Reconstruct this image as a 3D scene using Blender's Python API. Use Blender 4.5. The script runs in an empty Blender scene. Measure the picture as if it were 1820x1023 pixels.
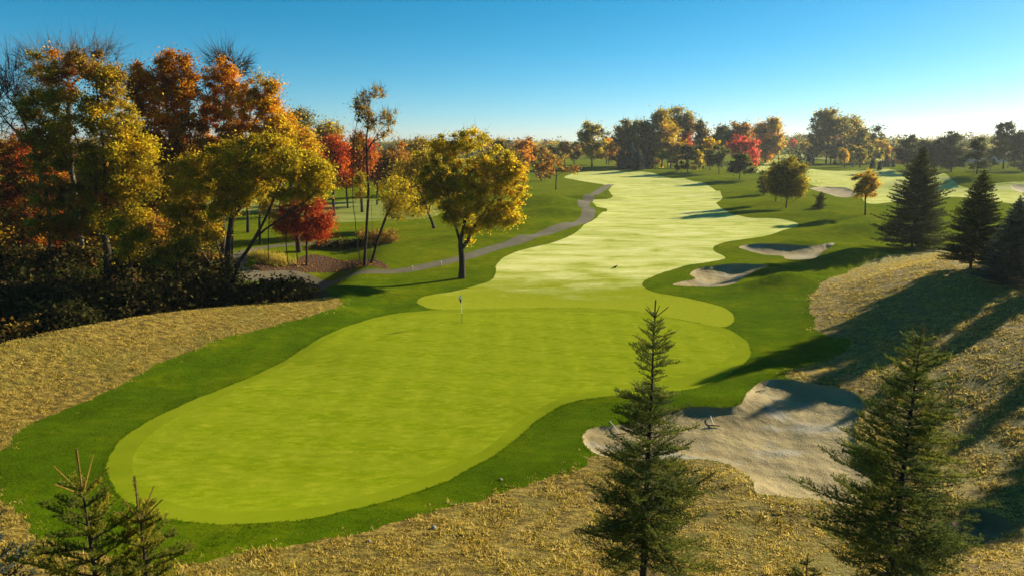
import bpy, math, random
import numpy as np
from mathutils import Vector
from mathutils.geometry import delaunay_2d_cdt

R_ = math.radians
scene = bpy.context.scene
C = scene.collection
rng = np.random.default_rng(7)

# ------------------------------------------------------------------ camera, sky, sun, exposure
F = 1213.0                      # focal length in pixels of the 1820 px wide photograph
CX, CY, PITCH, CH = 910.0, 511.5, R_(12.26), 14.0
SUN_EL, SUN_AZ = R_(19.5), R_(57.0)        # azimuth clockwise from the view direction (+Y)
cam_d = bpy.data.cameras.new('camera'); cam = bpy.data.objects.new('camera', cam_d); C.objects.link(cam)
cam_d.sensor_width = 36.0; cam_d.lens = F / 1820 * 36.0
cam_d.clip_start = 0.1; cam_d.clip_end = 8000
cam.location = (0, 0, CH); cam.rotation_euler = (math.pi / 2 - PITCH, 0, 0)
scene.camera = cam

world = bpy.data.worlds.new("World"); scene.world = world; world.use_nodes = True
wn, wl = world.node_tree.nodes, world.node_tree.links
wn.clear()
sky = wn.new('ShaderNodeTexSky'); sky.sky_type = 'NISHITA'; sky.sun_disc = False
sky.sun_elevation = SUN_EL; sky.sun_rotation = SUN_AZ
sky.air_density = 0.65; sky.dust_density = 0.2; sky.ozone_density = 4.0; sky.altitude = 200
sat = wn.new('ShaderNodeHueSaturation'); sat.inputs['Saturation'].default_value = 1.3; sat.inputs['Hue'].default_value = 0.474
bg = wn.new('ShaderNodeBackground'); bg.inputs['Strength'].default_value = 0.05
wo = wn.new('ShaderNodeOutputWorld')
wl.new(sky.outputs[0], sat.inputs['Color']); wl.new(sat.outputs[0], bg.inputs['Color']); wl.new(bg.outputs[0], wo.inputs['Surface'])

sd = bpy.data.lights.new('sun', 'SUN'); sd.energy = 5.0; sd.angle = R_(0.53); sd.color = (1.0, 0.86, 0.58)
sun = bpy.data.objects.new('sun', sd); C.objects.link(sun)
sv = Vector((math.cos(SUN_EL) * math.sin(SUN_AZ), math.cos(SUN_EL) * math.cos(SUN_AZ), math.sin(SUN_EL)))
sun.rotation_euler = sv.to_track_quat('Z', 'Y').to_euler(); sun.location = (60, 40, 60)
scene.view_settings.view_transform = 'Standard'; scene.view_settings.look = 'None'
scene.view_settings.gamma = 1.0; scene.view_settings.use_curve_mapping = False
scene.view_settings.exposure = 1.3
scene.render.engine = 'CYCLES'
scene.cycles.max_bounces = 8; scene.cycles.diffuse_bounces = 6; scene.cycles.transmission_bounces = 6
scene.cycles.volume_bounces = 0; scene.cycles.use_denoising = True

# ------------------------------------------------------------------ small helpers
def ss(a, b, x):
    t = np.clip((x - a) / (b - a), 0, 1); return t * t * (3 - 2 * t)

def ray(px, py):
    """direction through a photograph pixel, scaled so that its forward camera depth is 1"""
    px = np.asarray(px, float); py = np.asarray(py, float)
    cx = (px - CX) / F; cy = -(py - CY) / F
    sp, cp = math.sin(PITCH), math.cos(PITCH)
    return np.stack([cx, cp + cy * sp, -sp + cy * cp], -1)

def at_z(px, py, z):
    d = ray(px, py); t = (z - CH) / d[..., 2]
    return np.stack([d[..., 0] * t, d[..., 1] * t], -1)

def at_y(px, py, Y):
    d = ray(px, py); t = Y / d[..., 1]
    return np.array([d[..., 0] * t, Y + 0 * t, CH + d[..., 2] * t]), t / F      # point, metres per pixel

# ------------------------------------------------------------------ terrain height
crest_px = np.array([(-160, 660), (0, 612), (100, 590), (200, 572), (300, 558), (400, 548), (500, 541), (600, 533)], float)
crest_z = np.array([1.9, 1.8, 1.7, 1.6, 1.4, 1.1, 0.8, 0.5])
crest = np.stack([at_z(p[0], p[1], z) for p, z in zip(crest_px, crest_z)])
_o = np.argsort(crest[:, 0]); CRX, CRY, CRZ = crest[_o, 0], crest[_o, 1], crest_z[_o]

bumps = []
def bump(px, py, amp, sx, sy, rot=0.0):
    c = at_z(px, py, amp); bumps.append((c[0], c[1], amp, sx, sy, R_(rot)))
bump(1400, 483, 1.3, 4.2, 1.7, 20)        # tongue in the near fairway bunker
bump(1330, 464, 0.7, 5.0, 1.6, 0)         # rim behind it
bump(1420, 425, 1.1, 7, 2.2, 10)          # rim behind the second bunker
bump(1520, 440, 1.4, 5, 2.0, 25)          # tongue right of the second bunker
bump(1545, 395, 1.6, 9, 4, 10)
bump(1460, 375, 1.2, 12, 5, 0)
bump(1400, 355, 1.3, 12, 8, 0)
bump(1350, 335, 1.2, 14, 7, 0)
bump(1480, 668, 0.55, 5, 2.2, -12)         # rim behind the greenside bunker
bump(1250, 702, 0.45, 7, 1.6, 0); bump(1285, 850, 0.45, 2.2, 1.2, 0); bump(1440, 905, 0.35, 4, 1.0, 0)
bump(965, 345, 2.8, 10, 6, 15)            # mounds left of the path
bump(992, 368, 1.5, 8, 3.5, 10)
bump(915, 388, 1.5, 9, 4, 10)
bump(855, 414, 0.9, 9, 3.2, 5)
bump(1040, 345, 1.2, 10, 4, 0)
bump(620, 515, 0.5, 7, 2.0, 0)
bump(1690, 312, 3.5, 26, 9, 12)           # slopes under the far pines
bump(1800, 318, 3.0, 30, 9, 8)
bump(1600, 300, 1.5, 22, 10, 0)
bump(1750, 290, 3.5, 40, 15, 0)
bump(1200, 300, 1.8, 30, 12, 0)
bump(1290, 312, 1.8, 22, 10, 0)
bump(560, 330, 1.2, 25, 14, 0)
bump(1060, 297, 1.4, 25, 9, 0)

def height(x, y):
    x = np.asarray(x, float); y = np.asarray(y, float)
    h = 0.10 * np.sin(x * 0.13 + 1.3) * np.sin(y * 0.11) * ss(60, 90, y)
    h = h + 0.5 * np.sin(x * 0.021 + 0.4) * np.sin(y * 0.017 + 1.1) * ss(120, 220, y)
    # left bank with its dry crest and the hollow of the wood behind it
    u = -(y - np.interp(x, CRX, CRY, left=None, right=None) - np.where(x < CRX[0], (x - CRX[0]) * 0.9, 0)) * 0.72
    A = np.interp(x, CRX, CRZ) * (1 - ss(-15.5, -10.5, x)) * ss(-90, -55, x)
    h = h + A * np.exp(-(np.where(u > 0, u / 6.5, u / 7.0)) ** 2)
    D = 3.2 * ss(0.3, 6.5, -u) * (1 - ss(16, 34, -u)) * (1 - ss(-24, -15.5, x)) * ss(-120, -60, x)
    h = h - D
    # swale round the green on the left
    h = h - 0.35 * np.exp(-((u - 11) / 3.0) ** 2) * ss(-8, -16, x) * ss(60, 52, y)
    # right hand ridge that carries the spruces
    c = np.interp(y, [0, 15, 25, 35, 45, 55, 62, 70, 85, 110], [17, 16.5, 16, 16.5, 18.5, 21.5, 25, 31, 46, 60])
    H = np.interp(y, [-20, 20, 35, 50, 62, 72, 85, 110, 140], [3.2, 3.2, 3.6, 3.8, 3.6, 2.4, 1.6, 1.0, 0])
    w = np.interp(y, [0, 60, 80], [19, 17, 24])
    h = h + H * ss(0, 1, (x - c) / w)
    # near bank rises under the camera
    h = h + 2.4 * ss(27, 8, y)
    # slightly lower hollow before the greenside bunker
    for (cx, cy, amp, sx, sy, rot) in bumps:
        dx, dy = x - cx, y - cy
        a = (dx * math.cos(rot) + dy * math.sin(rot)) / sx; b = (-dx * math.sin(rot) + dy * math.cos(rot)) / sy
        h = h + amp * np.exp(-(a * a + b * b))
    h = h - 0.25 * np.exp(-(((x - 3) / 16) ** 2 + ((y - 60) / 5) ** 2))
    return h

def ground_hit(px, py):
    """world xy where the ray through a photograph pixel meets the terrain"""
    px = np.atleast_1d(np.asarray(px, float)); py = np.atleast_1d(np.asarray(py, float))
    d = ray(px, py); n = len(px)
    t = np.full(n, 5.0); lo = t.copy(); done = np.zeros(n, bool)
    while not done.all() and t.max() < 6000:
        nt = np.where(done, t, t * 1.006 + 0.02)
        z = CH + d[:, 2] * nt; below = z < height(d[:, 0] * nt, d[:, 1] * nt)
        lo = np.where(done, lo, t); newly = below & ~done
        t = nt; done |= newly
    hi = t.copy()
    for _ in range(18):
        m = (lo + hi) / 2; below = CH + d[:, 2] * m < height(d[:, 0] * m, d[:, 1] * m)
        hi = np.where(below, m, hi); lo = np.where(below, lo, m)
    return np.stack([d[:, 0] * hi, d[:, 1] * hi], -1)

def catmull(P, closed=True, n=8):
    P = np.asarray(P, float); m = len(P); out = []
    for i in range(m if closed else m - 1):
        if closed: a, b, c, d = P[(i - 1) % m], P[i], P[(i + 1) % m], P[(i + 2) % m]
        else: a, b, c, d = P[max(i - 1, 0)], P[i], P[i + 1], P[min(i + 2, m - 1)]
        for k in range(n):
            t = k / n
            out.append(0.5 * ((2 * b) + (-a + c) * t + (2 * a - 5 * b + 4 * c - d) * t * t + (-a + 3 * b - 3 * c + d) * t ** 3))
    if not closed: out.append(P[-1])
    return np.array(out)

def poly(pts):
    """closed outline: photograph pixels dropped on the terrain, or ('w', X, Y)"""
    W = np.zeros((len(pts), 2)); k = [i for i, p in enumerate(pts) if p[0] != 'w']
    if k: W[k] = ground_hit([pts[i][0] for i in k], [pts[i][1] for i in k])
    for i, p in enumerate(pts):
        if p[0] == 'w': W[i] = p[1], p[2]
    return W

def resample(P, closed=True):
    out = []; m = len(P)
    for i in range(m if closed else m - 1):
        a, b = P[i], P[(i + 1) % m]; L = np.linalg.norm(b - a)
        dist = max(8.0, np.linalg.norm((a + b) / 2)); step = max(0.22, 0.008 * dist)
        k = max(1, int(math.ceil(L / step)))
        for j in range(k): out.append(a + (b - a) * j / k)
    return np.array(out)

def wobble(P, amp, freq, seed=0):
    s = np.concatenate([[0], np.cumsum(np.linalg.norm(np.diff(P, axis=0), axis=1))])
    n = amp * (np.sin(s * freq + seed) + 0.6 * np.sin(s * freq * 2.3 + seed * 2) + 0.4 * np.sin(s * freq * 5.1 + seed))
    T = np.roll(P, -1, 0) - np.roll(P, 1, 0); T /= np.linalg.norm(T, axis=1)[:, None] + 1e-9
    return P + np.stack([-T[:, 1], T[:, 0]], 1) * n[:, None]

def inside(P, q):
    x, y = q[:, 0], q[:, 1]; r = np.zeros(len(q), bool)
    bb = (x > P[:, 0].min()) & (x < P[:, 0].max()) & (y > P[:, 1].min()) & (y < P[:, 1].max())
    idx = np.nonzero(bb)[0]
    if not len(idx): return r
    xx, yy = x[idx], y[idx]; rr = np.zeros(len(idx), bool); j = len(P) - 1
    for i in range(len(P)):
        yi, yj, xi, xj = P[i, 1], P[j, 1], P[i, 0], P[j, 0]
        if yi != yj:
            cnd = ((yi > yy) != (yj > yy)) & (xx < (xj - xi) * (yy - yi) / (yj - yi) + xi)
            rr ^= cnd
        j = i
    r[idx] = rr
    return r

def seg_dist(P, q, closed=True):
    d = np.full(len(q), 1e9); m = len(P)
    for i in range(m if closed else m - 1):
        a, b = P[i], P[(i + 1) % m]; ab = b - a
        t = np.clip(((q - a) @ ab) / (ab @ ab + 1e-12), 0, 1)
        d = np.minimum(d, np.hypot(q[:, 0] - a[0] - t * ab[0], q[:, 1] - a[1] - t * ab[1]))
    return d

# ------------------------------------------------------------------ zone outlines
left_edge = [(790, 550), (748, 541), (742, 533), (765, 524), (840, 509), (878, 494), (884, 468), (921, 446), (1004, 423), (1051, 393),
             (1080, 373), (1058, 365), (1049, 357), (1090, 349), (1082, 338), (1082, 330), (1024, 320), (1003, 315), (1027, 307), (1071, 304),
             (1110, 305), (1165, 309), (1222, 319), (1256, 328), (1283, 348), (1273, 361), (1290, 375), (1325, 386), (1386, 389),
             (1420, 399), (1393, 409), (1359, 420), (1290, 430), (1267, 443), (1287, 456), (1280, 462), (1222, 471), (1171, 487), (1141, 504),
             (1160, 518), (1220, 529), (1275, 542), (1300, 556), (1303, 571), (1281, 581)]
Z = {}
Z['fairway'] = wobble(resample(catmull(poly(left_edge + [(1230, 572), (1100, 549), (950, 547)]), n=6)), 0.05, 0.5)
Z['green_collar'] = wobble(resample(catmull(poly([(790, 550), (740, 553), (680, 561), (605, 584), (553, 610), (510, 638), (430, 676), (330, 716), (240, 762), (200, 800),
             (190, 830), (205, 870), (245, 903), (300, 922), (399, 930), (514, 925), (597, 911), (745, 872), (828, 836), (900, 793), (950, 750), (1000, 719),
             (1080, 703), (1150, 701), (1230, 690), (1300, 662), (1333, 632), (1327, 606), (1304, 590), (1281, 581), (1230, 572), (1100, 549), (950, 547)]), n=6)), 0.035, 2.1, 3)
Z['putting_green'] = resample(catmull(poly([(800, 556), (700, 563), (625, 584), (570, 611), (500, 652), (390, 706), (295, 752), (248, 792), (235, 825), (250, 862), (300, 890), (366, 905),
             (465, 907), (580, 895), (696, 866), (795, 829), (861, 798), (930, 742), (1000, 706), (1080, 690), (1200, 672), (1270, 650), (1306, 622), (1296, 600), (1262, 584),
             (1200, 568), (1100, 556), (950, 554)]), n=6))
Z['fairway.b'] = resample(catmull(poly([(1435, 300), (1480, 304), (1540, 302), (1600, 307), (1690, 318), (1790, 324), (1960, 330), (1960, 372), (1800, 362), (1700, 350), (1600, 358), (1545, 362), (1528, 348), (1500, 335), (1440, 328), (1430, 315)]), n=6))
Z['fairway.c'] = resample(catmull(poly([(300, 366), (430, 352), (560, 362), (640, 354), (760, 362), (775, 384), (640, 394), (560, 393), (420, 376)]), n=5))
Z['fairway.d'] = resample(catmull(poly([(1375, 283), (1390, 276), (1440, 274), (1440, 278), (1400, 284), (1385, 292), (1350, 306), (1338, 302)]), n=5))
Z['fairway.e'] = resample(catmull(poly([(1450, 281.5), (1530, 281), (1600, 283), (1600, 286), (1530, 285), (1450, 284.5)]), n=5))
Z['fairway.f'] = resample(catmull(poly([(-220, 420), (-60, 405), (60, 432), (150, 428), (170, 446), (60, 462), (-120, 460)]), n=5))

path_a = catmull(poly([(1086, 328), (1060, 343), (1038, 358), (1046, 371), (1045, 382), (1020, 397), (975, 412), (930, 424), (880, 440),
             (830, 456), (760, 472), (700, 482), (620, 490), (540, 493), (470, 491), (425, 487), (395, 484)]), closed=False, n=5)
path_b = catmull(poly([(455, 489), (424, 476), (420, 462), (438, 447), (470, 440), (510, 435), (560, 432), (640, 428)]), closed=False, n=5)
def ribbon(P, w):
    T = np.gradient(P, axis=0); T /= np.linalg.norm(T, axis=1)[:, None]; N = np.stack([-T[:, 1], T[:, 0]], 1)
    return np.concatenate([P + N * w / 2, (P - N * w / 2)[::-1]])
Z['cart_path'] = resample(ribbon(path_a, 2.5)); Z['cart_path.b'] = resample(ribbon(path_b, 2.2))

crest_out = [('w', x - 1.0, y + 1.2) for x, y in zip(CRX, CRY)]
Z['dry_bank'] = wobble(resample(catmull(poly([(606, 538), (590, 549), (500, 575), (400, 600), (330, 626), (250, 662), (180, 702), (100, 732), (40, 762), (0, 800), (-90, 850), (-200, 850)] + crest_out), n=5)), 0.10, 1.3, 1)
Z['dry_slope'] = wobble(resample(catmull(poly([(-60, 860), (0, 888), (60, 943), (130, 975), (230, 1000), (330, 1000), (430, 984), (540, 964), (700, 930), (840, 888), (960, 856), (1030, 830), (1060, 806), (1150, 810), (1230, 809),
             (1305, 826), (1342, 850), (1346, 878), (1400, 868), (1500, 780), (1500, 700), (1392, 668), (1440, 650), (1505, 622), (1512, 604), (1462, 594), (1444, 562), (1440, 530), (1462, 502), (1510, 482), (1545, 464), (1600, 452), (1680, 438), (1780, 430), (1960, 420), ('w', 150, 60), ('w', 150, -25), ('w', 0, -35), ('w', -60, -20), ('w', -38, 12), ('w', -26, 20)]), n=5)), 0.12, 1.1, 2)
Z['woodland_floor'] = resample(catmull(poly([('w', x - 1.0, y + 1.25) for x, y in zip(CRX[1:], CRY[1:])] + [(590, 528), (505, 520), (430, 503), (395, 492), (300, 488), (100, 492), (-160, 500), ('w', -62, 48)]), n=4))
Z['mulch_bed'] = resample(catmull(poly([(445, 480), (462, 466), (500, 470), (560, 452), (640, 462), (686, 470), (680, 477), (600, 483), (520, 485), (455, 486)]), n=5))
B = {}
B['sand_bunker'] = ([(1035, 777), (1050, 760), (1090, 755), (1150, 745), (1200, 728), (1240, 722), (1290, 723), (1318, 715), (1330, 695), (1352, 678), (1392, 673), (1440, 680), (1500, 690), (1535, 712),
             (1528, 740), (1520, 770), (1535, 805), (1565, 840), (1550, 885), (1500, 897), (1440, 886), (1380, 880), (1345, 875), (1335, 850), (1305, 830), (1260, 816), (1200, 816), (1150, 817), (1090, 814), (1050, 800)], -0.40)
B['sand_bunker.001'] = ([(1196, 506), (1212, 500), (1236, 495), (1226, 487), (1238, 478), (1265, 473), (1298, 469), (1331, 469), (1366, 472), (1345, 480), (1322, 492), (1309, 502), (1287, 508), (1232, 509)], -0.5)
B['sand_bunker.002'] = ([(1314, 440), (1327, 435), (1364, 433), (1408, 435), (1450, 436), (1484, 432), (1463, 448), (1452, 457), (1430, 461), (1398, 460), (1390, 455), (1364, 453), (1343, 449)], -0.45)
B['sand_bunker.003'] = ([(1440, 335), (1470, 332), (1512, 337), (1520, 347), (1500, 351), (1470, 344)], -0.5)
B['sand_bunker.004'] = ([(1795, 331), (1840, 330), (1900, 338), (1850, 346)], -0.4)
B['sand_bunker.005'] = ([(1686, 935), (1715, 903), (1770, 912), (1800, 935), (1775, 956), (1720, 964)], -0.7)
BW = {}
for k, (pp, fl) in B.items():
    BW[k] = resample(catmull(poly(pp), n=6))
    Z[k] = BW[k]

# ------------------------------------------------------------------ ground triangulation: one shared set of vertices, one object per surface
def build_ground_points():
    pts = []
    r = 9.0; rows = []
    while r < 4500:
        step = max(0.40, 0.0135 * r) if r < 500 else 0.05 * r
        half = R_(75) if r < 150 else R_(62)
        n = int(2 * half * r / step)
        a = np.linspace(-half, half, n) + rng.uniform(-.5, .5) * step / r
        rr = r + rng.uniform(-.25, .25, n) * step
        rows.append(np.stack([np.sin(a) * rr, np.cos(a) * rr], 1)); r += step
    back = []
    for rr in (6, 14, 30, 70, 160, 400, 1200, 4400):
        a = np.linspace(R_(80 if rr < 150 else 68), R_(360 - (80 if rr < 150 else 68)), 40); back.append(np.stack([np.sin(a) * rr, np.cos(a) * rr], 1))
    return np.concatenate(rows + back)

G = build_ground_points()
extra = []
for k, P in BW.items():
    lo, hi = P.min(0), P.max(0); st = max(0.22, 0.004 * np.linalg.norm(P.mean(0)))
    gx, gy = np.meshgrid(np.arange(lo[0], hi[0], st), np.arange(lo[1], hi[1], st)); q = np.stack([gx.ravel(), gy.ravel()], 1)
    q += rng.uniform(-.2, .2, q.shape) * st
    q = q[inside(P, q)]; G = G[~inside(P, G)]
    q = q[seg_dist(P, q) > 0.12]; extra.append(q)
G = np.concatenate([G] + extra)
# keep grid points off the outlines
allp = np.concatenate(list(Z.values()))
cell = {}
for i, p in enumerate(allp): cell.setdefault((int(p[0] // 4), int(p[1] // 4)), []).append(i)
keep = np.ones(len(G), bool)
gc = np.floor(G / 4).astype(int)
for i in range(len(G)):
    cand = []
    for dx in (-1, 0, 1):
        for dy in (-1, 0, 1):
            c_ = cell.get((gc[i, 0] + dx, gc[i, 1] + dy))
            if c_: cand += c_
    if cand:
        dd = allp[cand] - G[i]
        if (dd * dd).sum(1).min() < (0.10 if np.linalg.norm(G[i]) < 60 else 0.0025 * np.linalg.norm(G[i])) ** 2: keep[i] = False
G = G[keep]
vin = []; ein = []
for P in Z.values():
    s = len(vin); m = len(P)
    vin += [Vector(p) for p in P]; ein += [(s + i, s + (i + 1) % m) for i in range(m)]
vin += [Vector(p) for p in G]
vo, eo, fo, _, _, _ = delaunay_2d_cdt(vin, ein, [], 0, 1e-4, False)
VO = np.array([(v.x, v.y) for v in vo]); FO = np.array(fo, int)
cent = VO[FO].mean(1)
zone = np.array(['rough'] * len(FO), dtype=object)
for k in ['dry_slope', 'woodland_floor', 'dry_bank', 'mulch_bed', 'fairway.c', 'fairway.d', 'fairway.e', 'fairway.f', 'fairway.b', 'fairway', 'green_collar', 'putting_green', 'cart_path.b', 'cart_path'] + list(BW):
    zone[inside(Z[k], cent)] = k.split('.b')[0] if k.startswith('cart') else k

def full_height(x, y):
    """terrain with the bunkers dug into it"""
    h = height(x, y); q = np.stack([x, y], 1)
    for k, P in BW.items():
        m = inside(P, q)
        if not m.any(): continue
        d = seg_dist(P, q[m]); base = h[m]; fl = B[k][1]
        sc = 1.0 if k in ('sand_bunker', 'sand_bunker.005') else 1.4
        s = 0.38 * (1 - np.exp(-d / 0.08)) + 0.62 * (1 - np.exp(-(d / (1.3 * sc)) ** 1.3))
        f = fl + 0.92 * base + 0.10 * np.sin(x[m] * 1.1) * np.cos(y[m] * 0.9) + 0.035 * np.sin(x[m] * 3.1 + y[m] * 2.0) * np.sin(y[m] * 2.7 - x[m])
        h[m] = base + np.minimum(f - base, -0.10) * s
    return h
onedge = set()
HZ = full_height(VO[:, 0], VO[:, 1])
# vertices on a bunker outline keep the rim height
for k, P in BW.items():
    lo, hi = P.min(0) - .1, P.max(0) + .1
    m = np.nonzero(((VO > lo) & (VO < hi)).all(1))[0]
    dd = seg_dist(P, VO[m]); e = m[dd < 1e-3]
    HZ[e] = height(VO[e, 0], VO[e, 1])
V3 = np.concatenate([VO, HZ[:, None]], 1)

# ------------------------------------------------------------------ mesh and material helpers
def make_mesh(name, V, faces, k, col=None, smooth=False):
    """k-sided faces from an (n,k) index array"""
    me = bpy.data.meshes.new(name); V = np.asarray(V, np.float32); faces = np.asarray(faces, np.int32)
    me.vertices.add(len(V)); me.vertices.foreach_set('co', V.ravel())
    me.loops.add(faces.size); me.loops.foreach_set('vertex_index', faces.ravel())
    me.polygons.add(len(faces)); me.polygons.foreach_set('loop_start', np.arange(0, faces.size, k, dtype=np.int32))
    if smooth: me.polygons.foreach_set('use_smooth', np.ones(len(faces), bool))
    if col is not None:
        a = me.attributes.new('col', 'FLOAT_COLOR', 'POINT'); c4 = np.ones((len(V), 4), np.float32); c4[:, :3] = col
        a.data.foreach_set('color', c4.ravel())
    me.update(calc_edges=True); me.validate(clean_customdata=False)
    return me

def link(name, me, mat=None, parent=None, loc=(0, 0, 0), **props):
    o = bpy.data.objects.new(name, me); C.objects.link(o); o.location = loc
    if mat and me is not None and not me.materials: me.materials.append(mat)
    if parent is not None: o.parent = parent
    for a, b in props.items():
        if b is not None: o[a] = b
    return o

def thing(name, label, cat, loc, group=None):
    o = bpy.data.objects.new(name, None); C.objects.link(o); o.location = loc; o.empty_display_size = 0.2
    o['label'] = label; o['category'] = cat
    if group: o['group'] = group
    return o

class NT:
    def __init__(s, name):
        s.m = bpy.data.materials.new(name); s.m.use_nodes = True; s.t = s.m.node_tree; s.n = s.t.nodes; s.l = s.t.links
        s.b = s.n['Principled BSDF']; s.out = s.n['Material Output']; s.b.inputs['Specular IOR Level'].default_value = 0.2; s.b.inputs['Roughness'].default_value = 0.85
        s.co = s.n.new('ShaderNodeTexCoord').outputs['Object']
    def map(s, scale=(1, 1, 1), rot=(0, 0, 0)):
        m = s.n.new('ShaderNodeMapping'); m.inputs['Scale'].default_value = scale; m.inputs['Rotation'].default_value = rot
        s.l.new(s.co, m.inputs['Vector']); return m.outputs[0]
    def noise(s, scale, detail=4, rough=0.6, vec=None, dist=0.0):
        n = s.n.new('ShaderNodeTexNoise'); n.inputs['Scale'].default_value = scale; n.inputs['Detail'].default_value = detail
        n.inputs['Roughness'].default_value = rough; n.inputs['Distortion'].default_value = dist
        s.l.new(vec if vec is not None else s.co, n.inputs['Vector']); return n.outputs['Fac']
    def vor(s, scale, vec=None):
        n = s.n.new('ShaderNodeTexVoronoi'); n.inputs['Scale'].default_value = scale; s.l.new(vec if vec is not None else s.co, n.inputs['Vector']); return n.outputs['Distance']
    def ramp(s, fac, stops):
        r = s.n.new('ShaderNodeValToRGB'); e = r.color_ramp.elements
        while len(e) < len(stops): e.new(0.5)
        for el, (p, c) in zip(e, stops):
            el.position = p; el.color = (*c, 1) if len(c) == 3 else c
        s.l.new(fac, r.inputs['Fac']); return r.outputs['Color']
    def fr(s, fac, a, b):
        r = s.n.new('ShaderNodeMapRange'); r.inputs['From Min'].default_value = a; r.inputs['From Max'].default_value = b; s.l.new(fac, r.inputs['Value']); return r.outputs[0]
    def mix(s, fac, a, b, mode='MIX'):
        m = s.n.new('ShaderNodeMix'); m.data_type = 'RGBA'; m.blend_type = mode
        for i, v in ((0, fac), (6, a), (7, b)):
            if isinstance(v, (int, float)): m.inputs[i].default_value = v
            elif isinstance(v, tuple): m.inputs[i].default_value = (*v, 1)
            else: s.l.new(v, m.inputs[i])
        return m.outputs[2]
    def math(s, op, a, b=None):
        m = s.n.new('ShaderNodeMath'); m.operation = op
        for i, v in ((0, a), (1, b)):
            if v is None: continue
            if isinstance(v, (int, float)): m.inputs[i].default_value = v
            else: s.l.new(v, m.inputs[i])
        return m.outputs[0]
    def xyz(s):
        x = s.n.new('ShaderNodeSeparateXYZ'); s.l.new(s.co, x.inputs[0]); return x.outputs
    def color(s, c): s.l.new(c, s.b.inputs['Base Color']) if not isinstance(c, tuple) else setattr(s.b.inputs['Base Color'], 'default_value', (*c, 1))
    def bump(s, h, strength, dist=0.05):
        b = s.n.new('ShaderNodeBump'); b.inputs['Strength'].default_value = strength; b.inputs['Distance'].default_value = dist
        s.l.new(h, b.inputs['Height']); s.l.new(b.outputs[0], s.b.inputs['Normal'])

def grass_sheen(t, w=0.3, tint=(0.9, 1, 0.5)):
    t.b.inputs['Specular IOR Level'].default_value = 0.0; w *= 0.15; tint = (1.0, 0.95, 0.2)
    t.b.inputs['Sheen Weight'].default_value = w; t.b.inputs['Sheen Roughness'].default_value = 0.6; t.b.inputs['Sheen Tint'].default_value = (*tint, 1)

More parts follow.
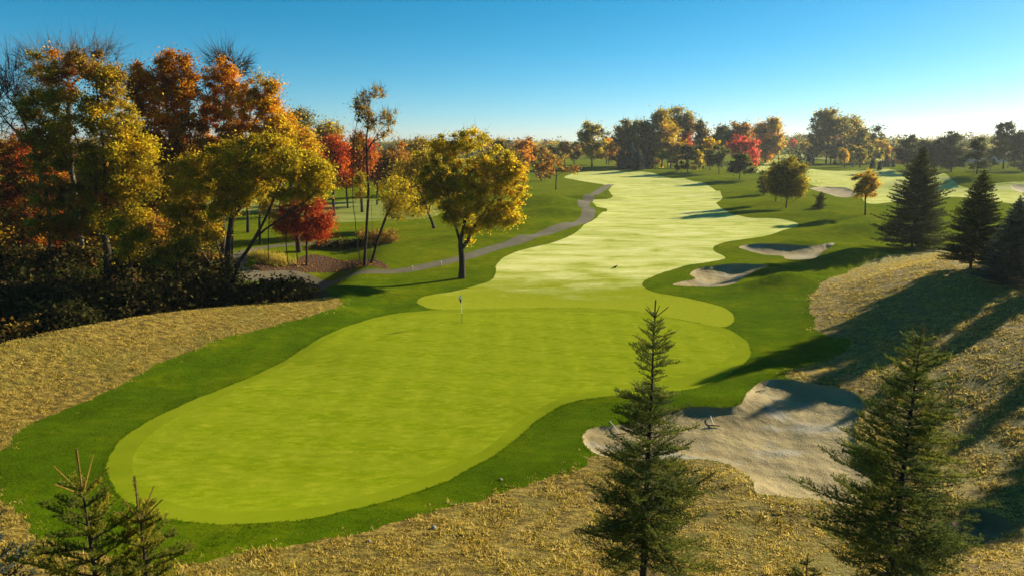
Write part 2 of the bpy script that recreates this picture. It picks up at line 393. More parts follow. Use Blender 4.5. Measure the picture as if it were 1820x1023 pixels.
def ground_mats():
    M = {}
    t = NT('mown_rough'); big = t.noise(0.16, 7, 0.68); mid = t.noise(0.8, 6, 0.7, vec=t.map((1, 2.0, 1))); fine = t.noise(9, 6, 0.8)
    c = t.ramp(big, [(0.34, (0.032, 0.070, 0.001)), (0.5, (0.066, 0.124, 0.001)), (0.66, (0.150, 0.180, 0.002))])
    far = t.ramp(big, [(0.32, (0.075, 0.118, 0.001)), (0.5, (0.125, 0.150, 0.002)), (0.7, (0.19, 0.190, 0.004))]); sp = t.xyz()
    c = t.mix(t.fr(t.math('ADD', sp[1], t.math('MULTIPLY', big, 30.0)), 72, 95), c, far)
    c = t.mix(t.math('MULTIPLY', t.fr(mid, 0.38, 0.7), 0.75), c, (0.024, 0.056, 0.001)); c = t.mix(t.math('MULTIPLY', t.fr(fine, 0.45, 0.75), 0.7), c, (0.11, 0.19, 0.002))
    t.color(c); t.bump(t.math('ADD', fine, mid), 0.9, 0.12); grass_sheen(t, 0.15); M['rough'] = t.m

    t = NT('dry_fescue'); big = t.noise(0.16, 5); mid = t.noise(1.8, 5, vec=t.map((1, 1.8, 1))); fine = t.noise(9, 5, 0.7)
    c = t.ramp(mid, [(0.36, (0.065, 0.040, 0.005)), (0.5, (0.210, 0.142, 0.018)), (0.66, (0.42, 0.30, 0.055))])
    c = t.mix(t.math('MULTIPLY', t.fr(big, 0.45, 0.72), 0.9), c, (0.13, 0.130, 0.010)); c = t.mix(t.fr(fine, 0.5, 0.8), c, (0.34, 0.26, 0.07))
    sp = t.xyz(); c = t.mix(t.math('MULTIPLY', t.fr(t.math('ADD', sp[1], t.math('MULTIPLY', big, 20.0)), 74, 92), 0.8), c, (0.20, 0.195, 0.018))
    t.color(c); t.bump(t.math('ADD', fine, t.math('MULTIPLY', mid, 2.0)), 1.0, 0.18); M['dry'] = t.m

    t = NT('putting_turf'); w = t.noise(0.25, 4); st = t.noise(1.5, 6, 0.72, vec=t.map((0.75, 1.7, 1), (0, 0, 0.05)), dist=0.3); fn = t.noise(11, 6, 0.8)
    sx = t.xyz(); strp = t.math('SINE', t.math('MULTIPLY', sx[0], 2.6)); strp2 = t.math('SINE', t.math('MULTIPLY', t.math('ADD', sx[1], t.math('MULTIPLY', sx[0], 0.25)), 2.2))
    c = t.ramp(st, [(0.32, (0.120, 0.185, 0.001)), (0.5, (0.200, 0.258, 0.004)), (0.66, (0.33, 0.355, 0.022))])
    c = t.mix(t.math('MULTIPLY', t.fr(w, 0.35, 0.65), 0.30), c, (0.25, 0.30, 0.008))
    c = t.mix(t.math('MULTIPLY', t.fr(strp, -0.7, 0.7), 0.24), c, (0.13, 0.19, 0.001)); c = t.mix(t.math('MULTIPLY', t.fr(strp2, -0.7, 0.7), 0.22), c, (0.30, 0.33, 0.02))
    c = t.mix(t.math('MULTIPLY', t.fr(fn, 0.35, 0.65), 0.38), c, (0.10, 0.150, 0.001))
    t.color(c); t.bump(t.math('ADD', t.math('MULTIPLY', st, 1.0), t.math('MULTIPLY', fn, 0.15)), 0.35, 0.05); grass_sheen(t, 0.15); M['green'] = t.m

    t = NT('collar_turf'); w = t.noise(0.6, 4); fn = t.noise(22, 3)
    c = t.ramp(w, [(0.3, (0.135, 0.188, 0.002)), (0.7, (0.19, 0.235, 0.006))]); c = t.mix(t.math('MULTIPLY', t.fr(fn, 0.4, 0.7), 0.35), c, (0.22, 0.27, 0.012))
    t.color(c); t.bump(fn, 0.5, 0.03); grass_sheen(t, 0.15); M['collar'] = t.m

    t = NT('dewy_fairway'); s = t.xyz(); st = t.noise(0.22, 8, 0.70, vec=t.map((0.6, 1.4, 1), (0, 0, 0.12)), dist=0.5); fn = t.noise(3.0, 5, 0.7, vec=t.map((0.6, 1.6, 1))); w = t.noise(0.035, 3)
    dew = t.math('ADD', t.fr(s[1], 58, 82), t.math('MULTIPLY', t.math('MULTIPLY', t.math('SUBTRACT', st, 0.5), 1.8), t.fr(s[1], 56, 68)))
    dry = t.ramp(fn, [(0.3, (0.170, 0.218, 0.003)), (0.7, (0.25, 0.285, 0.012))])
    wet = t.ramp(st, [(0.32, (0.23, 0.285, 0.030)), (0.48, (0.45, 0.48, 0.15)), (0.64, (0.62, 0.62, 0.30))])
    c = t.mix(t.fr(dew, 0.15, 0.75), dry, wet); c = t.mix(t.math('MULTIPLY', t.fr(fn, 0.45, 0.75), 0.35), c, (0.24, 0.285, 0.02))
    t.color(c); t.bump(t.math('ADD', fn, st), 0.4, 0.06); grass_sheen(t, 0.3, (1, 1, 0.8)); M['fairway'] = t.m

    t = NT('bunker_sand'); big = t.noise(0.35, 4); fine = t.noise(4, 7, 0.75); pit = t.vor(2.1, t.map((1, 1, 1))); rk = t.n.new('ShaderNodeTexWave'); rk.inputs['Scale'].default_value = 2.6; rk.inputs['Distortion'].default_value = 5; rk.inputs['Detail'].default_value = 2; t.l.new(t.map((1, 1, 0), (0, 0, 0.6)), rk.inputs['Vector'])
    c = t.ramp(big, [(0.3, (0.215, 0.165, 0.075)), (0.55, (0.285, 0.228, 0.108)), (0.75, (0.35, 0.285, 0.145))])
    c = t.mix(t.math('MULTIPLY', t.fr(fine, 0.5, 0.75), 0.5), c, (0.21, 0.145, 0.07))
    wet = t.noise(0.28, 3, vec=t.map((1, 1.4, 1), (0, 0, 0.4))); c = t.mix(t.math('MULTIPLY', t.fr(wet, 0.55, 0.66), 0.8), c, (0.27, 0.26, 0.215)); sc = t.noise(1.1, 5, 0.7, dist=1.0); c = t.mix(t.math('MULTIPLY', t.fr(sc, 0.56, 0.66), 0.55), c, (0.15, 0.105, 0.05))
    t.color(c); t.bump(t.math('ADD', t.math('MULTIPLY', fine, 1.2), t.math('ADD', t.math('MULTIPLY', rk.outputs['Fac'], 0.10), t.math('MULTIPLY', t.math('ADD', pit, t.noise(1.3, 4)), 0.7))), 0.6, 0.10); M['sand'] = t.m

    t = NT('asphalt_path'); a = t.noise(0.8, 4); f = t.noise(20, 4)
    c = t.ramp(a, [(0.3, (0.085, 0.076, 0.048)), (0.7, (0.130, 0.115, 0.074))]); c = t.mix(t.math('MULTIPLY', t.fr(f, 0.5, 0.7), 0.3), c, (0.17, 0.15, 0.12))
    t.color(c); t.bump(f, 0.3, 0.02); M['path'] = t.m

    t = NT('mulch'); a = t.noise(5, 5, 0.7); b = t.vor(4.5); c = t.ramp(a, [(0.3, (0.025, 0.012, 0.007)), (0.6, (0.09, 0.045, 0.022)), (0.75, (0.22, 0.12, 0.05))])
    t.color(c); t.bump(t.math('ADD', a, b), 1.0, 0.12); M['mulch'] = t.m

    t = NT('leaf_litter'); a = t.noise(2.5, 6, 0.75); g = t.noise(0.2, 3); c = t.ramp(a, [(0.3, (0.020, 0.013, 0.006)), (0.6, (0.075, 0.045, 0.016)), (0.8, (0.16, 0.10, 0.03))])
    c = t.mix(t.fr(g, 0.5, 0.7), c, (0.05, 0.07, 0.010)); t.color(c); t.bump(a, 1.0, 0.15); M['litter'] = t.m

    t = NT('shade_brown_sand'); a = t.noise(1.2, 6, 0.7); t.color(t.ramp(a, [(0.3, (0.13, 0.075, 0.028)), (0.7, (0.24, 0.150, 0.058))])); t.bump(a, 0.8, 0.1); M['shade_sand'] = t.m  # browner copy of the bunker sand, its shaded tone put into the colour

    t = NT('frosty_lawn'); a = t.noise(0.15, 5, vec=t.map((0.5, 1.6, 1))); c = t.ramp(a, [(0.35, (0.10, 0.145, 0.025)), (0.65, (0.19, 0.225, 0.075))]); t.color(c); grass_sheen(t); M['lawn'] = t.m
    return M
M = ground_mats()

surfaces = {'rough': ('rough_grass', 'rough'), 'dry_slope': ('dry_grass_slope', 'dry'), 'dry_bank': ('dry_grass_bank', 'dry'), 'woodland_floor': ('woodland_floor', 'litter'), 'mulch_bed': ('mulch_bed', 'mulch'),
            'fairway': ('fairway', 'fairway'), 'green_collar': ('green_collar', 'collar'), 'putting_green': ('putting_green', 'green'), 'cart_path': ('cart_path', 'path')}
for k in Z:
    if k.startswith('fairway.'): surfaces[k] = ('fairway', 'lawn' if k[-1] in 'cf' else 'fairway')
    if k.startswith('sand_bunker'): surfaces[k] = ('sand_bunker', 'shade_sand' if k.endswith('005') else 'sand')
bunker_labels = {'sand_bunker': 'large sand bunker beside the green behind the thin spruce', 'sand_bunker.001': 'kidney shaped sand bunker with a grass tongue right of the fairway',
                 'sand_bunker.002': 'shaded sand bunker farther up the fairway below the rough mound', 'sand_bunker.003': 'small pale sand bunker beside the golden round tree',
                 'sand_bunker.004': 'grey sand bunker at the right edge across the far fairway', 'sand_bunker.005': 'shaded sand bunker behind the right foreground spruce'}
for k, (nm, mk) in surfaces.items():
    f = FO[zone == k]
    if not len(f): continue
    u, inv = np.unique(f, return_inverse=True)
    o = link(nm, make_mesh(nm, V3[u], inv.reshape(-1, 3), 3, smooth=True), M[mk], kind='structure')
    if k in bunker_labels: o['label'] = bunker_labels[k]

# ------------------------------------------------------------------ foliage materials
def leaf_mat(name, trans=0.45, gain=1.0):
    t = NT(name); a = t.n.new('ShaderNodeAttribute'); a.attribute_name = 'col'
    d = t.n.new('ShaderNodeBsdfDiffuse'); tr = t.n.new('ShaderNodeBsdfTranslucent'); mx = t.n.new('ShaderNodeMixShader'); mx.inputs[0].default_value = trans
    t.l.new(a.outputs['Color'], d.inputs['Color'])
    g = t.n.new('ShaderNodeGamma'); g.inputs['Gamma'].default_value = 0.78; t.l.new(a.outputs['Color'], g.inputs['Color']); t.l.new(g.outputs[0], tr.inputs['Color'])
    t.l.new(d.outputs[0], mx.inputs[1]); t.l.new(tr.outputs[0], mx.inputs[2]); t.l.new(mx.outputs[0], t.out.inputs['Surface']); t.n.remove(t.b)
    return t.m
LEAF = leaf_mat('leaf', 0.64); NEEDLE = leaf_mat('needle', 0.3); GRASS = leaf_mat('grass_blade', 0.4)
def bark_mat(name, a, b):
    t = NT(name); n = t.noise(6, 5, 0.7, vec=t.map((1, 1, 0.25))); t.color(t.ramp(n, [(0.3, a), (0.7, b)])); t.bump(n, 0.8, 0.05); return t.m
BARK = bark_mat('bark', (0.012, 0.008, 0.006), (0.055, 0.04, 0.028)); BARK_GREY = bark_mat('grey_bark', (0.06, 0.05, 0.042), (0.16, 0.14, 0.12)); BARK_FIR = bark_mat('fir_bark', (0.02, 0.013, 0.009), (0.07, 0.045, 0.03))

# ------------------------------------------------------------------ tubes and leaves
def frusta(A, Bp, ra, rb, k):
    """k-sided tapered tubes between point arrays"""
    d = Bp - A; L = np.linalg.norm(d, axis=1)[:, None] + 1e-9; d = d / L
    ref = np.where(np.abs(d[:, 2:3]) > 0.9, np.array([[1.0, 0, 0]]), np.array([[0, 0, 1.0]]))
    u = np.cross(d, ref); u /= np.linalg.norm(u, axis=1)[:, None] + 1e-9; v = np.cross(d, u); n = len(A)
    an = np.arange(k) * 2 * math.pi / k
    ring = u[:, None, :] * np.cos(an)[None, :, None] + v[:, None, :] * np.sin(an)[None, :, None]
    V = np.concatenate([A[:, None] + ring * ra[:, None, None], Bp[:, None] + ring * rb[:, None, None]], 1).reshape(-1, 3)
    i = np.arange(k); j = (i + 1) % k
    q = np.stack([i, j, j + k, i + k], 1)
    return V, (q[None] + (np.arange(n) * 2 * k)[:, None, None]).reshape(-1, 4)

def merge(parts):
    Vs, Fs, s = [], [], 0
    for V, f in parts:
        Vs.append(V); Fs.append(f + s); s += len(V)
    return np.concatenate(Vs), np.concatenate(Fs)

def leaf_quads(P, size, col, g, up=0.35, aspect=0.62):
    n = len(P); nrm = g.normal(size=(n, 3)); nrm[:, 2] = np.abs(nrm[:, 2]) + up; nrm /= np.linalg.norm(nrm, axis=1)[:, None]
    u = np.cross(nrm, g.normal(size=(n, 3))); u /= np.linalg.norm(u, axis=1)[:, None]; v = np.cross(nrm, u)
    s = (size * g.uniform(0.65, 1.35, n))[:, None]; a = s * aspect
    V = np.stack([P + u * s * 0.62, P - u * s * 0.42 + v * a * 0.62, P - u * s * 0.42 - v * a * 0.62 + nrm * s * 0.12], 1).reshape(-1, 3)
    return V, np.arange(3 * n).reshape(-1, 3), np.repeat(col, 3, 0)

PAL = {
    'yellow': [(0.60, 0.40, 0.008), (0.50, 0.36, 0.008), (0.40, 0.31, 0.010), (0.66, 0.40, 0.008)],
    'yelgreen': [(0.42, 0.31, 0.008), (0.34, 0.265, 0.008), (0.54, 0.38, 0.008), (0.25, 0.21, 0.008)],
    'olive': [(0.32, 0.215, 0.010), (0.40, 0.265, 0.010), (0.23, 0.165, 0.009), (0.48, 0.30, 0.010)],
    'orange': [(0.74, 0.27, 0.006), (0.64, 0.29, 0.008), (0.78, 0.36, 0.006), (0.54, 0.19, 0.006)],
    'gold':     [(0.676, 0.351, 0.009), (0.598, 0.390, 0.012), (0.650, 0.286, 0.008), (0.494, 0.286, 0.012)],
    'rust': [(0.46, 0.15, 0.008), (0.38, 0.13, 0.008), (0.54, 0.20, 0.010), (0.30, 0.115, 0.008)],
    'red':      [(0.520, 0.046, 0.009), (0.416, 0.036, 0.009), (0.598, 0.078, 0.009), (0.312, 0.029, 0.008)],
    'darkred': [(0.42, 0.045, 0.008), (0.34, 0.036, 0.008), (0.52, 0.09, 0.008), (0.22, 0.025, 0.008)],
    'crimson':  [(0.66, 0.055, 0.030), (0.56, 0.048, 0.026), (0.72, 0.09, 0.04), (0.44, 0.036, 0.02)],
    'brown': [(0.24, 0.125, 0.018), (0.30, 0.165, 0.020), (0.17, 0.09, 0.015), (0.36, 0.21, 0.02)],
    'green': [(0.085, 0.090, 0.008), (0.062, 0.070, 0.008), (0.115, 0.115, 0.010), (0.16, 0.145, 0.010)],
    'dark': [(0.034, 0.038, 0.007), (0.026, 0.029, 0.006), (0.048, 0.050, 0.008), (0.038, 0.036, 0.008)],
    'pine':     [(0.040, 0.050, 0.016), (0.032, 0.042, 0.014), (0.058, 0.066, 0.020), (0.046, 0.055, 0.017)],
    'young':    [(0.10, 0.125, 0.018), (0.075, 0.10, 0.020), (0.15, 0.165, 0.020), (0.06, 0.085, 0.022)],
    'blue':     [(0.045, 0.060, 0.050), (0.035, 0.046, 0.040), (0.065, 0.085, 0.07), (0.03, 0.04, 0.034)],
    'greyol':   [(0.17, 0.16, 0.060), (0.22, 0.20, 0.075), (0.13, 0.125, 0.05), (0.10, 0.10, 0.04)],
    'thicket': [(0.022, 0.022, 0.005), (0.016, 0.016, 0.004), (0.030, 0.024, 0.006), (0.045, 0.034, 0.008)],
    'lime':     [(0.20, 0.19, 0.018), (0.14, 0.15, 0.018), (0.27, 0.235, 0.020), (0.11, 0.125, 0.018)],
    'twig':     [(0.07, 0.055, 0.04), (0.09, 0.07, 0.05), (0.05, 0.04, 0.03), (0.08, 0.06, 0.04)],
}
def pal_pick(names, n, g, w=None):
    cols = np.array([c for nm in names for c in PAL[nm]]); ww = None
    if w is not None:
        ww = np.repeat(np.array(w, float), 4); ww /= ww.sum()
    return cols[g.choice(len(cols), n, p=ww)]

class Skel:
    def __init__(s): s.P = []; s.par = []; s.root = []
    def add(s, p, par):
        s.P.append(np.asarray(p, float)); s.par.append(par); s.root.append(s.root[par] if par >= 0 else len(s.P) - 1); return len(s.P) - 1
    def path(s, pts, par=-1, rad=None):
        for p in pts: par = s.add(p, par)
        return par

def tree(name, label, cat, base, blobs, pal, Y=None, n=None, dens=1.0, leaf=None, rc=None, trunk_r=None, stems=None, group=None, seed=0, twigs=2, lean=0.0, bark=None, weights=None, hcol=None, clear=0.25, nc=None, flat=0.75, rmin=0.012):
    """a broadleaved tree: base = photograph pixel of its foot (Y=None) or (px, None) with its distance Y; blobs = crown lobes (px, py, rx, ry, palette override)"""
    g = np.random.default_rng(seed * 101 + 13)
    if Y is None:
        b = ground_hit(*base)[0]; bx, by = b
    else:
        p, mpp = at_y(base[0], 400.0, Y); bx, by = p[0], Y
    bz = float(full_height(np.array([bx]), np.array([by]))[0]) - 0.08
    o = np.array([bx, by, bz]); _, mpp = at_y(base[0], 300.0, by)
    E = []
    for bl in blobs:
        c, m = at_y(bl[0], bl[1], by + (bl[5] * mpp if len(bl) > 5 else 0.0)); rx, rz = bl[2] * m * 1.10, bl[3] * m * 1.08
        E.append((c - o, np.array([rx, min(rx, rz * 1.6) * 0.85, rz]), bl[4] if len(bl) > 4 and bl[4] else None))
    A = sum(bl[2] * bl[3] * math.pi for bl in blobs)
    top = max(e[0][2] + e[1][2] for e in E); wid = max(np.abs(e[0][0]) + e[1][0] for e in E)
    N = int(n if n is not None else A * 2.0 * dens); leaf = leaf * 1.12 if leaf else max(0.12, 0.0025 * by)
    rc = (rc or 0.085 * (top + wid)) * 0.78
    ncl = int(nc * 1.6) if nc else int(np.clip(N / 110, 22, 300))
    trunk_r = (trunk_r * 0.78) if trunk_r else 0.016 * top
    # cluster centres near the lobes' surfaces
    wts = np.array([max(e[1][0] * e[1][2], 0.01) for e in E]); wts /= wts.sum()
    which = g.choice(len(E), ncl, p=wts); d = g.normal(size=(ncl, 3)); d /= np.linalg.norm(d, axis=1)[:, None]
    rad = g.uniform(0, 1, ncl) ** (1 / 2.6) * 0.96
    cc = np.array([E[w][0] + d[i] * rad[i] * np.maximum(E[w][1] - rc * 0.45, E[w][1] * 0.35) for i, w in enumerate(which)])
    sk = Skel(); cmean = np.average([e[0] for e in E], axis=0, weights=wts)
    if stems:
        for st in stems:
            pts = []
            for q in st:
                c, m = at_y(q[0], q[1], by + (q[2] * mpp if len(q) > 2 else 0)); pts.append(c - o)
            if pts[0][2] < top * 0.12 or not sk.P: pts[0][2] = 0.0; par = -1
            else:
                PP = np.array(sk.P); par = int(np.argmin(((PP - pts[0]) ** 2).sum(1))); pts = pts[1:]
            pts = [np.array(q) for q in pts]
            if par < 0: sk.add(pts[0], -1); par = len(sk.P) - 1; prev = pts[0]; rest = pts[1:]
            else: prev = sk.P[par]; rest = pts
            for q in rest:
                k = max(2, int(np.linalg.norm(q - prev) / 1.2))
                for j in range(1, k + 1):
                    par = sk.add(prev + (q - prev) * j / k + (g.normal(size=3) * 0.05 if j < k else 0), par)
                prev = q
    else:
        tz = cmean[2] + 0.35 * (top - cmean[2]); k = 9
        par = -1
        for j in range(k + 1):
            t = j / k; par = sk.add(np.array([cmean[0] * t ** 1.3 + math.sin(t * 5 + seed) * 0.02 * tz * t, cmean[1] * t + math.cos(t * 4 + seed) * 0.02 * tz * t, tz * t]), par)
    order = np.argsort(np.hypot(cc[:, 0] - cmean[0], cc[:, 1] - cmean[1]) + 0.4 * np.abs(cc[:, 2] - cmean[2]))
    cnode = np.zeros(ncl, int)
    zmin = min(clear * top, cc[:, 2].min())
    for i in order:
        p = cc[i]; PP = np.array(sk.P); dd = p - PP; dist = np.linalg.norm(dd, axis=1); hd = np.hypot(dd[:, 0], dd[:, 1])
        cost = dist + 1.6 * np.maximum(0, 0.45 * hd - dd[:, 2]) + np.where(PP[:, 2] < zmin * 0.9, 1e3, 0)
        a = int(np.argmin(cost)); q = sk.P[a]; L = dist[a]
        if L < 0.05: cnode[i] = a; continue
        ctl = (q + p) / 2 + np.array([0, 0, 0.10 * L]) + g.normal(size=3) * 0.07 * L
        par = a; k = 3 if L > 1.5 else 2
        for j in range(1, k + 1):
            t = j / k; par = sk.add((1 - t) ** 2 * q + 2 * t * (1 - t) * ctl + t * t * p, par)
        cnode[i] = par
    PP = np.array(sk.P); par = np.array(sk.par); root = np.array(sk.root); cnt = np.zeros(len(PP)); np.add.at(cnt, cnode, 1.0)
    for i in range(len(PP) - 1, -1, -1):
        if par[i] >= 0: cnt[par[i]] += max(cnt[i], 0.3)
    cnt = np.maximum(cnt, 0.3); tot = {r: cnt[r] for r in set(root)}
    mx = max(tot.values())
    rad_ = np.array([trunk_r * math.sqrt(tot[r] / mx) for r in root]) * (cnt / np.array([tot[r] for r in root])) ** 0.60
    hgt = PP[:, 2]; rad_ *= 1 + 0.35 * np.exp(-np.maximum(hgt, 0) / (0.03 * top + 0.1)) * (np.array([sk.P[r][2] for r in root]) < 0.2)
    rad_ = np.maximum(rad_, rmin)
    e = np.nonzero(par >= 0)[0]; main = {}
    for i in e:
        if par[i] not in main or rad_[i] > rad_[main[par[i]]]: main[par[i]] = i
    ra = np.array([rad_[par[i]] if main[par[i]] == i else min(rad_[i] * 1.25, rad_[par[i]]) for i in e])
    tn = []; 
    if twigs:
        ii = np.repeat(np.arange(ncl), twigs); a_ = PP[cnode[ii]]; od = a_ - cmean; od /= np.linalg.norm(od, axis=1)[:, None] + 1e-6; b_ = a_ + g.normal(size=(len(ii), 3)) * rc * 0.55 + (od * 0.9 + np.array([0, 0, 0.7])) * rc * g.uniform(0.3, 1.2, (len(ii), 1))
        tn = [(a_, b_)]
    th = thing(name, label, cat, o, group)
    for r in sorted(set(root)):
        pr = []
        for lo, hi, kk in ((0.07, 9, 7), (0.0, 0.07, 3)):
            m = (rad_[e] >= lo) & (rad_[e] < hi) & (root[e] == r)
            if m.any(): pr.append(frusta(PP[par[e[m]]], PP[e[m]], ra[m], rad_[e[m]], kk))
        if tn and r == root[0] and twigs:
            pr.append(frusta(tn[0][0], tn[0][1], np.full(len(tn[0][0]), max(rmin, 0.0002 * by)), np.full(len(tn[0][0]), 0.004), 3))
        if pr:
            V, f = merge(pr); link('trunk', make_mesh('trunk', V, f, 4, smooth=True), bark or BARK, th)
    if N > 0:
        per = g.multinomial(N, np.ones(ncl) / ncl); ii = np.repeat(np.arange(ncl), per)
        dv = g.normal(size=(N, 3)); dv /= np.linalg.norm(dv, axis=1)[:, None]; rr = np.abs(g.normal(size=N)) * 0.55 * np.where(g.uniform(size=N) < 0.10, 1.35, 1.0) + 0.12
        cr = rc * g.uniform(0.5, 1.4, ncl)
        P = cc[ii] + dv * (rr * cr[ii] * 1.25)[:, None] * np.array([1, 1, flat])
        # cluster tint: one palette entry, leaves vary round it
        base_c = np.zeros((ncl, 3))
        for i in range(ncl):
            pn = E[which[i]][2] or pal
            pn = pn if isinstance(pn, (list, tuple)) else [pn]
            base_c[i] = pal_pick(pn, 1, g, weights if E[which[i]][2] is None else None)[0]
        lc = base_c[ii]; mixp = pal_pick(pal if isinstance(pal, (list, tuple)) else [pal], N, g, weights)
        k = (g.uniform(0, 1, N) < 0.25)[:, None]; lc = np.where(k & np.array([E[w][2] is None for w in which])[ii][:, None], mixp, lc)
        lc = lc * g.uniform(0.7, 1.3, (N, 1))
        V, f, c = leaf_quads(P, leaf, lc, g)
        link('crown', make_mesh('crown', V, f, 3, c), LEAF, th)
    return th

def needles_on(A, Bp, dens, nl, nw, g, col, fwd=0.7):
    """needle triangles along twig segments"""
    L = np.linalg.norm(Bp - A, axis=1); k = np.maximum(1, (L * dens + g.uniform(0, 1, len(L))).astype(int)); ii = np.repeat(np.arange(len(L)), k); n = len(ii)
    t = g.uniform(0, 1, n)[:, None]; P = A[ii] + (Bp[ii] - A[ii]) * t; T = ((Bp - A) / (L[:, None] + 1e-9))[ii]
    r = g.normal(size=(n, 3)); r -= (r * T).sum(1)[:, None] * T; r /= np.linalg.norm(r, axis=1)[:, None] + 1e-9
    d = T * fwd + r; d[:, 2] += 0.15; d /= np.linalg.norm(d, axis=1)[:, None]; w = np.cross(d, r + g.normal(size=(n, 3)) * 0.6); w /= np.linalg.norm(w, axis=1)[:, None] + 1e-9
    ln = nl * g.uniform(0.75, 1.25, n)[:, None]
    V = np.stack([P - w * nw / 2, P + w * nw / 2, P + d * ln], 1).reshape(-1, 3)
    return V, np.arange(3 * n).reshape(-1, 3), np.repeat(col[ii] * g.uniform(0.75, 1.25, (n, 1)), 3, 0)

def conifer_geo(H, Rb, g, nwh, nbr, dens, nl, nw, pal, zlow=0.08, sub=True, lead=0.0, shape=0.85, side_n=14, bare_top=0, gap=None, old=None, zcut=None, rfun=None, irregular=0.2, droop=0.3, tip=None, lift=0.05, twr=0.0025):
    segA, segB, cols, wood = [], [], [], []
    tr = 0.011 * H + 0.02
    zs = zlow * H + (H * (1 - zlow) - lead) * (np.linspace(0, 1, nwh) ** 0.92)
    for wi, z in enumerate(zs):
        t = z / H
        R = rfun(z) if rfun else Rb * max(0.0, (1 - t)) ** shape * min(1, 0.55 + t * 6)
        R = max(R, 0.10 * min(1, H / 8))
        nb = int(nbr * (0.75 + 0.5 * min(1, (1 - t) * 3)))
        a0 = g.uniform(0, 6.28)
        for b in range(nb):
            if gap and gap(z, g): continue
            a = a0 + b * 2 * math.pi / nb + g.normal() * 0.2; L = R * (1 + g.normal() * irregular); L = max(L, 0.07)
            if zcut is not None and z < zcut and g.uniform() < 0.72: continue
            e = np.interp(t, [0, 0.3, 0.75, 1], [-droop, -droop * 0.5, 0.3, 0.75]) + g.normal() * 0.08; kq = np.interp(t, [0, 0.5, 1], [0.28, 0.2, -0.15])
            s = np.linspace(0, 1, 7)
            bx = L * s * np.cos(min(abs(e), 1)) ; zz = L * (e * s + kq * s * s)
            P = np.stack([np.cos(a) * bx, np.sin(a) * bx, z + g.normal() * 0.04 + zz], 1)
            wood.append((P[:-1], P[1:], np.linspace(0.010 * L + 0.006, 0.004, 7)))
            pc = np.array(PAL[pal] if not old or z > old[0] else PAL[old[1]])
            base = pc[g.integers(4)] * g.uniform(0.8, 1.2)
            segA.append(P[2:-1] if L > 0.5 else P[:-1]); segB.append(P[3:] if L > 0.5 else P[1:]); cols.append(np.repeat(base[None], len(segA[-1]), 0))
            if L < 0.22: continue
            ns = max(3, int(side_n * L / max(Rb, 0.1) + 2)); sv_ = np.linspace(0.22, 0.97, ns)
            for sd_ in (-1, 1):
                q = np.stack([np.interp(sv_, s, P[:, i]) for i in range(3)], 1)
                l = np.maximum(0.10 + 0.30 * L * (1 - sv_) * np.minimum(1, sv_ * 2.2), 0.06) * g.uniform(0.6, 1.35, ns) * min(1, 0.4 + L)
                ang = a + sd_ * (0.85 + g.normal(size=ns) * 0.12)
                el = e * 0.6 + kq * sv_ + g.normal(size=ns) * 0.18 + lift
                d = np.stack([np.cos(ang) * np.cos(el), np.sin(ang) * np.cos(el), np.sin(el)], 1)
                q2 = q + d * l[:, None]; q2[:, 2] += 0.10 * l
                segA.append(q); segB.append(q2); cols.append(np.repeat(base[None], ns, 0) * g.uniform(0.85, 1.25, (ns, 1)))
                if sub:
                    big = l > 0.16
                    for fr_, ln_ in ((0.5, 0.45),):
                        for s2 in (-1, 1):
                            m = np.nonzero(big)[0]
                            if not len(m): continue
                            an2 = ang[m] + s2 * 0.8; qq = q[m] + d[m] * (l[m] * fr_)[:, None]
                            d2 = np.stack([np.cos(an2), np.sin(an2), np.sin(el[m]) + g.normal(size=len(m)) * 0.15], 1)
                            segA.append(qq); segB.append(qq + d2 * (l[m] * ln_)[:, None]); cols.append(np.repeat(base[None], len(m), 0) * g.uniform(0.9, 1.3, (len(m), 1)))
    if lead > 0:
        n = 8; zz = np.linspace(H - lead, H, n); P = np.stack([g.normal(size=n) * 0.004, g.normal(size=n) * 0.004, zz], 1)
        segA.append(P[:-1]); segB.append(P[1:]); lc = np.array((0.13, 0.10, 0.03)) if tip is None else np.array(tip); cols.append(np.repeat(lc[None], n - 1, 0))
    A = np.concatenate(segA); Bq = np.concatenate(segB); cl = np.concatenate(cols)
    V, f, c = needles_on(A, Bq, dens, nl, nw, g, cl)
    n = 12; zt = np.linspace(0, H, n); Pt = np.stack([np.sin(zt * 1.3) * 0.012 * H * 0.1, np.cos(zt * 1.1) * 0.01 * H * 0.1, zt], 1); rt = np.maximum(tr * (1 - zt / H) ** 0.9, 0.008)
    pr = [frusta(Pt[:-1], Pt[1:], rt[:-1], rt[1:], 8)]
    wa = np.concatenate([w[0] for w in wood]); wb = np.concatenate([w[1] for w in wood]); wr = np.concatenate([w[2][:-1] for w in wood]); wr2 = np.concatenate([w[2][1:] for w in wood])
    pr.append(frusta(wa, wb, wr, wr2, 3))
    return merge(pr), (V, f, c)

